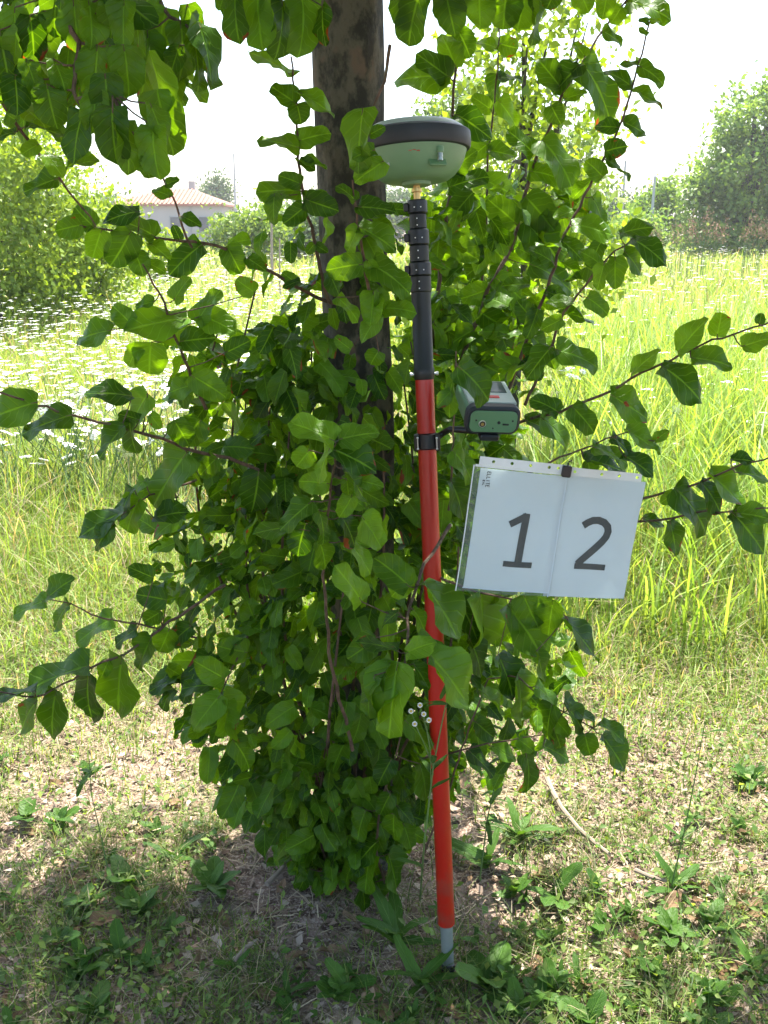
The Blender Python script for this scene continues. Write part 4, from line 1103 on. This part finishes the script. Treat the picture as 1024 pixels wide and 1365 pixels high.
# ------------------------------------------------------------------ white umbels of the meadow
def umbel_mesh(seed, cheap=False):
    r = np.random.default_rng(seed); mb = MB()
    nf = 22 if not cheap else 12
    for i in range(nf):
        rr = math.sqrt((i + 0.5) / nf) * 0.5; an = i * 2.4
        c_ = np.array([rr * math.cos(an), rr * math.sin(an), 0.10 - 0.25 * rr * rr + r.normal(0, 0.012)])
        fr = r.uniform(0.07, 0.11); vs = [c_ + np.array([0, 0, 0.02])]
        for k in range(6): vs.append(c_ + np.array([fr * math.cos(k * 1.047 + i), fr * math.sin(k * 1.047 + i), r.normal(0, 0.012)]))
        mb.add(vs, [(0, 1 + k, 1 + (k + 1) % 6) for k in range(6)])
    me = bpy.data.meshes.new('flower_head'); me.from_pydata(mb.v, [], mb.f); me.materials.append(M['petal']); me.update(); return me
def umbel_stem(seed):
    r = np.random.default_rng(seed); mb = MB()
    mb.tube([(0, 0, 0), (0.01 * r.normal(), 0.01 * r.normal(), -0.35), (0.03 * r.normal(), 0.03 * r.normal(), -0.75)], [0.002, 0.003, 0.004], 5, False)
    for i in range(9):
        an = i * 2.4; rr = 0.034
        mb.tube([(0, 0, -0.03), (rr * math.cos(an) * 0.8, rr * math.sin(an) * 0.8, 0.0)], [0.0007, 0.0005], 3, False)
    me = bpy.data.meshes.new('stem'); me.from_pydata(mb.v, [], mb.f); me.materials.append(M['stem_green']); me.update(); return me
M['stem_green'] = plain('green_stem', (0.09, 0.16, 0.04), 0.6)
UM = [umbel_mesh(i) for i in range(4)]; US = [umbel_stem(i) for i in range(3)]
far_u = []
def umbel_at(x, y, z, s, tilt):
    o = empty('white_umbel', (x, y, z))
    o.rotation_euler = (rng.normal(0, tilt), rng.normal(0, tilt), rng.uniform(0, 6.28))
    tag(o, 'white lacy flower head on a thin stem in the sunlit meadow', 'flower', 'white umbel flowers of the meadow')
    a = link_mesh('flower_head', UM[rng.integers(4)], o); a.scale = (s, s, s)
    link_mesh('stem', US[rng.integers(3)], o)
cand = []
for i in range(6200):
    y_ = 5.3 + 17 * rng.uniform() ** 1.25; left = rng.uniform() < 0.86
    x_ = -rng.uniform(0.02, 0.47) * y_ - 0.2 if left else rng.uniform(0.14, 0.47) * y_ + 0.1
    if not left and y_ < 6.5 and rng.uniform() < 0.7: continue
    cand.append((y_, x_))
cand.sort()
cand = [c_ for i, c_ in enumerate(cand) if patch(np.array(c_[1]), np.array(c_[0]), 0.5, 1.0) > 0.28]
for i, (y_, x_) in enumerate(cand):
    h = rng.uniform(0.30, 0.82) * min(1, (y_ - 2.9) / 2.2); s = rng.uniform(0.03, 0.085) * rng.uniform(0.7, 1.25)
    if i < 290: umbel_at(x_, y_, h, s, 0.38)
    else: far_u.append((x_, y_, h, s))
V = []; F = []; n = 0
um = umbel_mesh(9, True); uv_ = np.array([v.co for v in um.vertices]); uf = np.array([tuple(p.vertices) for p in um.polygons])
for k in range(1500):
    y_ = rng.uniform(14, 48); x_ = rng.uniform(-0.47, 0.47) * y_; far_u.append((x_, y_, rng.uniform(0.6, 0.85), rng.uniform(0.07, 0.15)))
for (x_, y_, h, s) in far_u:
    V.append(uv_ * s + np.array([x_, y_, h])); F.append(uf + n); n += len(uv_)
o = link_mesh('distant_umbels', np_mesh('distant_umbels', np.concatenate(V), np.concatenate(F), M['petal']))
tag(o, 'far white flowers speckling the meadow towards the trees', 'flowers', kind='stuff')

# ------------------------------------------------------------------ weeds, fallen leaves and twigs of the near ground
LANCE = leaf_meshes(5, M['weed_leaf'], ratio=0.24, obov=0.95, wave=0.04, bend=0.5, fold=0.2, teeth=0.10)
OVAL = leaf_meshes(5, M['weed_leaf'], ratio=0.5, obov=0.9, wave=0.05, bend=0.35, fold=0.2, teeth=0.08)
DRY = leaf_meshes(6, M['dry_leaf'], ratio=0.55, wave=0.16, bend=-0.3, fold=0.4, teeth=0.12)
def place_leaf(name, me, parent, base, yaw, pitch, L, W, roll=0.0):
    o = bpy.data.objects.new(name, me); C.objects.link(o); o.parent = parent
    m_ = Matrix.Rotation(yaw, 4, 'Z') @ Matrix.Rotation(pitch, 4, 'X') @ Matrix.Rotation(roll, 4, 'Y')
    o.matrix_local = Matrix.Translation(base) @ m_ @ Matrix.Diagonal((W, L, L, 1)); return o
def weed(px, py, kind, size, n, label, group=None):
    g = G(px, py); z = gz(g[0], g[1])
    o = empty('weed', (g[0], g[1], z)); tag(o, label, 'weed', group)
    ms_ = LANCE if kind == 'lance' else OVAL
    y0 = rng.uniform(0, 6.28)
    for k in range(n):
        L = size * rng.uniform(0.6, 1.15)
        place_leaf('leaf', ms_[rng.integers(5)][0], o, (0, 0, 0.004 + 0.004 * k), y0 + k * 2.4 + rng.normal(0, 0.3), rng.uniform(0.25, 1.05), L, L, rng.normal(0, 0.2))
    return o
weed(530, 1262, 'lance', 0.13, 7, 'long-leaved weed just left of the pole foot')
weed(650, 1310, 'oval', 0.10, 6, 'broad-leaved weed just right of the pole foot')
weed(560, 1318, 'lance', 0.11, 7, 'strap-leaved weed in front of the pole foot')
weed(170, 1195, 'oval', 0.085, 5, 'grey-green weed at the edge of the shade, left')
weed(285, 1190, 'oval', 0.08, 7, 'large-leaved weed left of the trunk, in the shade edge')
weed(232, 1150, 'lance', 0.095, 5, 'upright narrow-leaved weed left of the trunk')
weed(650, 1150, 'lance', 0.115, 8, 'leafy weed behind the lower red tube')
weed(690, 1120, 'lance', 0.11, 8, 'sunlit leafy weed right of the lower red tube')
weed(740, 1190, 'oval', 0.09, 5, 'sunlit broad weed beside the fallen twig')
weed(900, 1190, 'lance', 0.09, 7, 'narrow-leaved weed at the foot of the thin tall stalk')
weed(795, 1190, 'oval', 0.06, 5, 'small bluish weed under the curved twig')
for i in range(95):
    if i < 72: px, py = rng.uniform(-30, 1050), rng.uniform(1215, 1390)
    else: px, py = rng.uniform(-30, 330) if i % 2 else rng.uniform(640, 1040), rng.uniform(1020, 1215)
    if 575 < px < 625 and 1250 < py < 1330: continue
    if 330 < px < 520 and py < 1270: continue
    weed(px, py, 'lance' if rng.uniform() < 0.45 else 'oval', rng.uniform(0.03, 0.07), int(rng.integers(4, 8)), 'low green weed among the straw of the foreground', 'low weeds of the foreground')
def fallen(px, py, L, label='curled dry leaf lying on the ground', group='dry leaves on the ground'):
    g = G(px, py); me = DRY[rng.integers(6)][0]
    o = place_leaf('fallen_leaf', me, None, (g[0], g[1], gz(g[0], g[1]) + 0.012), rng.uniform(0, 6.28), rng.normal(0, 0.25), L, L, rng.normal(0, 0.3))
    tag(o, label, 'leaf', group)
fallen(163, 1245, 0.075, 'pale grey dry leaf standing up among the left weeds', None)
fallen(430, 1165, 0.10, 'big buff dry leaf under the trunk leaves', None)
fallen(618, 1352, 0.06, 'pale dry leaf at the bottom below the pole foot', None)
fallen(710, 1165, 0.07, 'orange-brown dry leaf beside the sunlit weeds', None)
fallen(860, 1092, 0.035, 'white bleached leaf scrap on the sunlit soil', None)
for i in range(110):
    px, py = rng.uniform(-20, 1040), rng.uniform(1040, 1380) if i < 60 else rng.uniform(1180, 1380)
    fallen(px, py, rng.uniform(0.025, 0.06))
def ground_twig(pts, r, label):
    p = [G(a, b_) for a, b_ in pts]; p = [np.array([q[0], q[1], gz(q[0], q[1]) + r + 0.022]) for q in p]
    o = MB().tube(p, np.linspace(r, r * 0.6, len(p)), 7).build('fallen_twig', M['twig_dry'], None, loc=p[0], local=p[0])
    tag(o, label, 'twig')
M['twig_dry'] = plain('dry_twig', (0.24, 0.19, 0.14), 0.8)
ground_twig([(729, 1050), (737, 1072), (748, 1092), (770, 1115), (792, 1133), (812, 1152)], 0.008, 'curved pale twig on the soil right of the tree')
ground_twig([(845, 1176), (866, 1184), (888, 1187)], 0.006, 'short pale twig on the sunlit soil')
ground_twig([(915, 1164), (945, 1156), (985, 1153), (1024, 1152)], 0.003, 'thin straight stalk lying at the far right')
ground_twig([(356, 1190), (375, 1172), (392, 1150)], 0.007, 'grey stick lying under the trunk leaves')
ground_twig([(312, 1296), (328, 1278), (342, 1268)], 0.006, 'short grey stick in the shaded foreground')
M['yellow'] = plain('yellow_disc', (0.5, 0.34, 0.03), 0.7)
# tall thin stalks
def stalk(pts, Y0, r, label, leaves=0, dx=0.0):
    g = G(*pts[0]); Yb = g[1]
    p = [g] + [P(a, b_, Yb + Y0) for a, b_ in pts[1:]]
    o = empty('tall_stalk', g); tag(o, label, 'weed')
    MB().tube(p, np.linspace(r, r * 0.4, len(p)), 6).build('stem', M['stem_green'], o, local=g)
    for k in range(leaves):
        t = rng.uniform(0.1, 0.95) * (len(p) - 1); j = int(t); c_ = p[j] + (p[j + 1] - p[j]) * (t - j)
        place_leaf('leaf', LANCE[rng.integers(5)][0], o, tuple(c_ - g), rng.uniform(0, 6.28), rng.uniform(-0.1, 0.7), rng.uniform(0.03, 0.07), rng.uniform(0.03, 0.06))
    return o, p, g
stalk([(893, 1190), (912, 1110), (928, 1030), (940, 962)], 0.0, 0.0022, 'thin dark stalk standing at the right in the sunlit weeds', 4)
stalk([(150, 1190), (136, 1120), (122, 1060), (118, 1000)], 0.0, 0.0018, 'thin dark stalk standing at the left in the sunlit weeds', 3)
o, p, g = stalk([(560, 1200), (566, 1120), (578, 1020), (592, 950), (610, 885)], -0.34, 0.0022, 'daisy-like weed with little white flowers beside the red tube', 9)
for (a, b_) in ((553, 965), (565, 952), (572, 960), (548, 948), (560, 940)):
    c_ = P(a, b_, p[2][1] - 0.02)
    mb = MB()
    for k in range(10):
        an = k * 0.628; u_ = np.array([math.cos(an), 0.25 * math.sin(an), math.sin(an)]); t_ = np.array([-math.sin(an), 0, math.cos(an)])
        mb.add([c_ + u_ * 0.0016, c_ + u_ * 0.0042 + t_ * 0.0012, c_ + u_ * 0.0054, c_ + u_ * 0.0042 - t_ * 0.0012], [(0, 1, 2, 3)])
    fl = mb.build('flower', M['petal'], o, local=g)
    j0 = p[2] + (p[1] - p[2]) * rng.uniform(-0.3, 0.4)
    MB().tube([j0, (j0 + c_) / 2 + np.array([rng.normal(0, 0.006), 0, 0.01]), c_ + np.array([0, 0.001, 0])], 0.0007, 4).build('flower_stalk', M['stem_green'], fl, local=g)
    MB().lathe(c_, (0, -1, 0.3), [(0.0022, 0), (0.0022, 0.001), (0.001, 0.0016)], 8).build('flower_centre', M['yellow'], fl, local=g)
stalk([(640, 1170), (650, 1090), (668, 1010), (690, 960)], 0.0, 0.002, 'leafy green stalk right of the red tube', 14)

# ------------------------------------------------------------------ trees and shrubs behind
def crown_mesh(name, blobs, n, size, mat, seed, cl=60, spread=0.16):
    r = np.random.default_rng(seed); ctr = []
    vol = np.array([b_[3] * b_[4] * b_[5] for b_ in blobs]) ** 0.67; vol /= vol.sum()
    for i in range(cl):
        b_ = blobs[r.choice(len(blobs), p=vol)]
        d = r.normal(0, 1, 3); d /= np.linalg.norm(d)
        ctr.append(np.array(b_[:3]) + d * np.array(b_[3:6]) * r.uniform(0.45, 1.0))
    ctr = np.array(ctr); sc = np.mean([b_[3] for b_ in blobs]) * spread * 2
    c_ = ctr[r.integers(0, cl, n)] + r.normal(0, 1, (n, 3)) * sc * np.array([1, 1, 0.75])
    a = r.normal(0, 1, (n, 3)); a[:, 2] -= 0.4; a /= np.linalg.norm(a, axis=1)[:, None]
    s_ = np.cross(a, r.normal(0, 1, (n, 3))); s_ /= np.linalg.norm(s_, axis=1)[:, None]
    L = (size * r.uniform(0.6, 1.3, n))[:, None]
    nn = np.cross(a, s_) * L * 0.12
    V = np.stack([c_, c_ + a * L * 0.5 + s_ * L * 0.3 + nn, c_ + a * L, c_ + a * L * 0.5 - s_ * L * 0.3 + nn], 1).reshape(-1, 3)
    F = np.arange(4 * n).reshape(n, 4)
    return np_mesh(name, V, F, mat, smooth=False)
def back_tree(name, cat, label, px, Y_, blobs, n, size, mat, seed, trunk_h, trunk_r, group=None, cl=60, spread=0.16, limbs=5):
    """blobs in metres relative to the foot of the tree"""
    x0 = (px - 512) / FOC * Y_ / (CP) * 1.0
    x0 = P(px, 301, Y_)[0]
    o = empty(name, (x0, Y_, 0)); tag(o, label, cat, group)
    r = np.random.default_rng(seed + 7)
    link_mesh('crown', crown_mesh('crown', blobs, n, size, mat, seed, cl, spread), o)
    mb = MB(); mb.tube([(0, 0, -0.05), (0.02 * trunk_h, 0, trunk_h * 0.5), (0, 0.02, trunk_h)], [trunk_r, trunk_r * 0.8, trunk_r * 0.35], 8)
    mb.build('trunk', M['bark'], o)
    for k in range(limbs):
        b_ = blobs[r.integers(len(blobs))]; h0 = trunk_h * r.uniform(0.25, 0.8)
        e = np.array(b_[:3]) + r.normal(0, 0.4, 3) * np.array(b_[3:6])
        MB().tube([(0, 0, h0), tuple(np.array([e[0] * 0.5, e[1] * 0.5, (h0 + e[2]) / 2 + 0.05])), tuple(e)], [trunk_r * 0.5, trunk_r * 0.35, trunk_r * 0.12], 6).build('limb', M['bark'], o)
    return o
# light sapling just behind the tree
sap = [(0.0, 0, 2.6, .40, .4, .5), (0.15, 0, 2.0, .62, .55, .55), (0.0, 0.1, 1.4, .7, .6, .5), (-0.25, 0, 1.0, .6, .5, .4), (0.3, 0.1, 3.0, .28, .28, .4)]
back_tree('sapling', 'tree', 'pale lime sapling with small leaves right behind the receiver', 690, 6.2, sap, 7500, 0.06, M['lime_leaf'], 3, 2.6, 0.03, cl=70, spread=0.13, limbs=9)
# shrubs at the left
back_tree('shrub', 'shrub', 'tall bright shrub at the far left edge behind the flowers', -15, 13.5, [(0, 0, 1.1, 1.1, 0.9, 1.1), (0.2, 0, 2.4, .9, .8, .9)], 9000, 0.085, M['lime_leaf'], 11, 2.2, 0.05, cl=90, spread=0.13)
back_tree('shrub', 'shrub', 'leafy green shrub below the overhanging branch at the left', 70, 14.5, [(0, 0, 1.0, .9, .8, 1.0), (-0.1, 0, 2.0, .85, .7, .8)], 8000, 0.085, M['lime_leaf'], 12, 2.1, 0.05, cl=80, spread=0.13)
back_tree('shrub', 'shrub', 'open shrub with bare lower stems, left of the house', 128, 15.5, [(0, 0, 1.0, .65, .6, .8), (0.0, 0, 1.6, .6, .5, .5)], 4200, 0.08, M['lime_leaf'], 13, 2.0, 0.045, cl=80)
back_tree('shrub', 'shrub', 'low shrub in front of the house wall', 205, 24, [(0, 0, .7, .7, .7, .6), (.3, 0, 1.0, .6, .5, .45)], 1700, 0.12, M['lime_leaf'], 14, 1.5, 0.04)
back_tree('shrub', 'shrub', 'sunlit shrub right of the house corner', 330, 34, [(0, 0, 1.1, 1.1, 1, 1.0), (.6, 0, 1.6, .9, .8, .6), (-.7, 0, 1.3, .6, .6, .7)], 3600, 0.17, M['far_leaf'], 15, 1.6, 0.05)
back_tree('shrub', 'shrub', 'wide low shrub between the thin stakes and the trunk', 398, 38, [(0, 0, 1.1, 1.5, 1, 1.0), (.9, 0, 1.3, 1.0, .8, .8)], 3600, 0.18, M['far_dark'], 16, 1.5, 0.05)
back_tree('shrub', 'shrub', 'pale shrub behind the wide low shrub', 375, 52, [(0, 0, 1.6, 1.6, 1.2, 1.4), (1.2, 0, 1.2, 1.2, 1, 1)], 2600, 0.24, M['far_leaf'], 17, 2.0, 0.06)
back_tree('round_tree', 'tree', 'dark round tree behind the red house roof', 287, 100, [(0, 0, 3.6, 1.9, 1.9, 2.1), (.2, 0, 5.0, 1.3, 1.3, 1.4)], 5200, 0.30, M['far_dark'], 18, 4.0, 0.15)
# trees at the right
back_tree('broad_tree', 'tree', 'big leafy tree at the right edge of the meadow', 992, 46, [(0.2, 0, 3.4, 2.7, 2.2, 2.5), (-0.2, -0.3, 1.3, 2.6, 1.8, 1.4), (.4, 0, 5.7, 1.9, 1.8, 1.9), (-1.5, 0, 2.8, 1.4, 1.4, 1.7), (1.0, 0, 6.7, 1.1, 1.1, 1.0)], 20000, 0.24, M['mid_leaf'], 21, 6.4, 0.22, cl=150, spread=0.10, limbs=9)
back_tree('broad_tree', 'tree', 'lower bushy tree left of the big tree at the right', 872, 50, [(0, 0, 2.6, 1.0, 1.0, 1.7), (-.5, 0, 1.5, 1.2, 1.0, 1.2), (.7, 0, 1.8, 1.0, 1.0, 1.3)], 5500, 0.22, M['mid_leaf'], 22, 3.6, 0.12, cl=70, spread=0.12)
back_tree('broad_tree', 'tree', 'dark tree half behind the right edge', 1075, 50, [(0, 0, 3.0, 2.6, 2.2, 2.6), (.4, 0, 5.4, 2.2, 2, 2.0)], 9000, 0.26, M['far_dark'], 23, 5.4, 0.2, cl=130)
back_tree('broad_tree', 'tree', 'distant dark tree between the two right-hand posts', 815, 70, [(0, 0, 2.2, 2.2, 1.6, 1.7), (-1.6, 0, 1.6, 1.8, 1.4, 1.4)], 4200, 0.30, M['far_dark'], 24, 3.0, 0.14)
back_tree('broad_tree', 'tree', 'pale tree showing through the shoots right of the pole', 735, 30, [(0, 0, 2.6, 1.5, 1.3, 1.6), (-.8, 0, 4.2, 1.0, 1, 1.0), (.3, 0, 3.6, 1.0, .9, .9)], 5200, 0.17, M['far_leaf'], 25, 4.0, 0.09, cl=90, spread=0.12)
back_tree('broad_tree', 'tree', 'tall pale tree showing above the receiver', 610, 34, [(0, 0, 3.0, 1.6, 1.4, 1.8), (.3, 0, 5.2, 1.3, 1.2, 1.2), (-.7, 0, 4.4, 1.0, 1, 1.0)], 6000, 0.18, M['far_leaf'], 26, 5.0, 0.1, cl=90, spread=0.12)
for k, (px, Y_) in enumerate(((455, 80), (520, 90), (700, 95), (1010, 110), (130, 105), (40, 90), (-60, 95), (1120, 95))):
    back_tree('distant_tree', 'tree', ('far tree behind the trunk', 'far tree hidden by the pole top', 'far tree beyond the pale sapling', 'far tree beyond the big tree', 'far tree beyond the left shrubs', 'far tree at the left horizon', 'far tree at the left edge of the horizon', 'far tree at the right edge of the horizon')[k], px, Y_,
              [(0, 0, 2.2, 3.2, 2, 2.0), (1.5, 0, 3.2, 2.2, 1.8, 1.5)], 3200, 0.4, M['far_dark'], 40 + k, 3.0, 0.15, 'far trees along the horizon')

back_tree('shrub', 'shrub', 'low shrub left of the pale grey post', 785, 46, [(0, 0, 1.0, 1.5, 1.2, 1.0), (-.8, 0, 1.7, 1.0, .9, .8)], 3200, 0.2, M['mid_leaf'], 31, 1.6, 0.05)
back_tree('shrub', 'shrub', 'low shrub between the pale post and the bushy tree', 842, 44, [(0, 0, 1.0, 1.3, 1.1, 1.0), (.5, 0, 1.6, .9, .9, .8)], 3000, 0.2, M['mid_leaf'], 32, 1.6, 0.05)
# reddish plumes of tall grass at the right
for k, (px, top, Y_) in enumerate(((925, 283, 26), (941, 278, 27), (958, 288, 26), (1000, 282, 25), (1014, 290, 26), (905, 292, 28), (880, 296, 30))):
    g = P(px, 301, Y_); o = empty('plume_grass', (g[0], Y_, 0))
    tag(o, 'tall grass clump with reddish plumes before the right-hand trees', 'grass', 'reddish plumes at the meadow edge')
    H = P(px, top, Y_)[2]; mb = MB(); ms_ = MB()
    for j in range(7):
        bx, by = rng.normal(0, 0.10, 2); tx = bx + rng.normal(0, 0.12); hh_ = H * rng.uniform(0.8, 1.03)
        ms_.tube([(bx, by, 0), (bx, by, hh_ * 0.5), (tx, by, hh_ * 0.8)], [0.008, 0.006, 0.004], 4, False)
        for q in range(26):
            t = rng.uniform(0.72, 1.0); w_ = 0.09 * (1.05 - t) / 0.33 + 0.01
            c_ = np.array([tx + rng.normal(0, w_), by + rng.normal(0, w_), hh_ * t]); d = unit(rng.normal(0, 0.5, 3) + np.array([0, 0, 1])) * 0.06; s_ = unit(rng.normal(0, 1, 3)) * 0.011
            mb.add([c_ - s_, c_ + s_, c_ + d], [(0, 1, 2)])
    ms_.build('stalks', M['stem_green'], o); mb.build('plume', M['plume'] if 'plume' in M else M.setdefault('plume', plain('plume', (0.36, 0.22, 0.13), 0.8)), o)

# posts
M['post'] = plain('grey_post', (0.36, 0.38, 0.38), 0.7)
M['wood'] = plain('grey_wood', (0.3, 0.25, 0.19), 0.85, bump=0.3)
def post(name, px, top, Y_, r, label, mat, arms=0):
    g = P(px, 301, Y_); H = P(px, top, Y_)[2]; o = empty(name, (g[0], Y_, 0)); tag(o, label, 'post')
    MB().tube([(0, 0, -0.1), (0, 0, H * 0.5), (0.02, 0, H)], [r, r * 0.85, r * 0.6], 10).build('shaft', mat, o)
    if arms:
        MB().tube([(-0.45, 0, H - 0.25), (0.45, 0, H - 0.25)], 0.03, 6).build('crossarm', mat, o)
    else: MB().lathe((0.02, 0, H), (0, 0, 1), [(r * 0.6, 0), (r * 0.75, 0.01), (r * 0.5, 0.05), (0.001, 0.06)], 10).build('cap', mat, o)
post('utility_post', 315, 205, 62, 0.075, 'tall thin grey post right of the house', M['post'])
post('utility_post', 828, 215, 56, 0.09, 'pale grey post left of the bushy right-hand tree', M['post'])
post('utility_post', 868, 236, 44, 0.08, 'grey post in front of the bushy right-hand tree', M['post'])
post('wooden_stake', 361, 293, 22, 0.035, 'thin wooden stake in the meadow left of the trunk', M['wood'])
post('wooden_stake', 371, 322, 20, 0.022, 'short dark stake beside the thin wooden stake', M['wood'])

# house
M['wall'] = plain('house_plaster', (0.33, 0.33, 0.31), 0.9, bump=0.2)
M['roof'] = plain('roof_tiles', (0.26, 0.115, 0.075), 0.85, var=0.25, nscale=6)
M['pane'] = plain('dark_pane', (0.07, 0.08, 0.09), 0.1)
M['shutter'] = plain('grey_shutter', (0.25, 0.27, 0.27), 0.7)
hx = P(240, 301, 84)[0]; HB = np.array([hx, 84.0, 0.0])
house = empty('house', HB); tag(house, 'single-storey grey house with hipped red tile roof at the left horizon', 'house')
HW, HD, HE, HR = 4.3, 4.0, 3.25, 4.45
mb = MB(); mb.box(Matrix.Translation((0, 0, HE / 2)), (2 * HW - 0.6, 2 * HD - 0.6, HE)); mb.build('wall', M['wall'], house, smooth=False)
mb = MB()
e = [(-HW, -HD, HE), (HW, -HD, HE), (HW, HD, HE), (-HW, HD, HE)]; rg = [(-1.2, 0, HR), (1.2, 0, HR)]
lo = [(x_, y_, z_ - 0.16) for x_, y_, z_ in e]
mb.add(e + rg + lo, [(0, 1, 5, 4), (1, 2, 5), (2, 3, 4, 5), (3, 0, 4), (6, 7, 1, 0), (7, 8, 2, 1), (8, 9, 3, 2), (9, 6, 0, 3), (9, 8, 7, 6)])
ro = mb.build('roof', M['roof'], house, smooth=False)
for i in range(26):                                  # rows of tile ridges on the side that shows
    x0 = -HW + 0.17 + i * 0.33; t_ = (abs(x0) - 1.2) / (HW - 1.2); top = 1 - max(0, t_)
    MB().tube([(x0, -HD - 0.02, HE + 0.05), (x0, -HD + HD * top, HE + (HR - HE) * top + 0.05)], 0.06, 6).build('tile_row', M['roof'], ro)
MB().box(Matrix.Translation((1.0, 0.8, HR + 0.1)), (0.5, 0.5, 1.1)).build('chimney', M['wall'], ro, smooth=False)
for wx in (-2.4, 0.4, 2.6):
    w_ = MB().box(Matrix.Translation((wx, -HD + 0.28, 1.75)), (0.95, 0.10, 1.25)).build('window', M['shutter'], house, smooth=False)
    MB().box(Matrix.Translation((wx, -HD + 0.225, 1.75)), (0.75, 0.03, 1.05)).build('pane', M['pane'], w_, smooth=False)
    MB().box(Matrix.Translation((wx, -HD + 0.25, 1.06)), (1.15, 0.2, 0.08)).build('sill', M['wall'], w_, smooth=False)
MB().box(Matrix.Translation((1.55, -HD + 0.22, 1.6)), (0.10, 0.10, 3.1)).build('downpipe', M['shutter'], house, smooth=False)

# ------------------------------------------------------------------ air
m = bpy.data.materials.new('haze'); m.use_nodes = True; nt = m.node_tree; nt.nodes.clear()
out = nt.nodes.new('ShaderNodeOutputMaterial'); pv = nt.nodes.new('ShaderNodeVolumePrincipled')
pv.inputs['Color'].default_value = (0.93, 0.96, 1.0, 1); pv.inputs['Density'].default_value = 0.0007; pv.inputs['Anisotropy'].default_value = 0.35
nt.links.new(pv.outputs[0], out.inputs['Volume'])
mb = MB(); mb.box(Matrix.Translation((0, 320, 4.5)), (810, 770, 12.0))
hz = mb.build('haze', m, smooth=False); tag(hz, 'thin bright summer haze over the meadow', 'haze', kind='stuff')
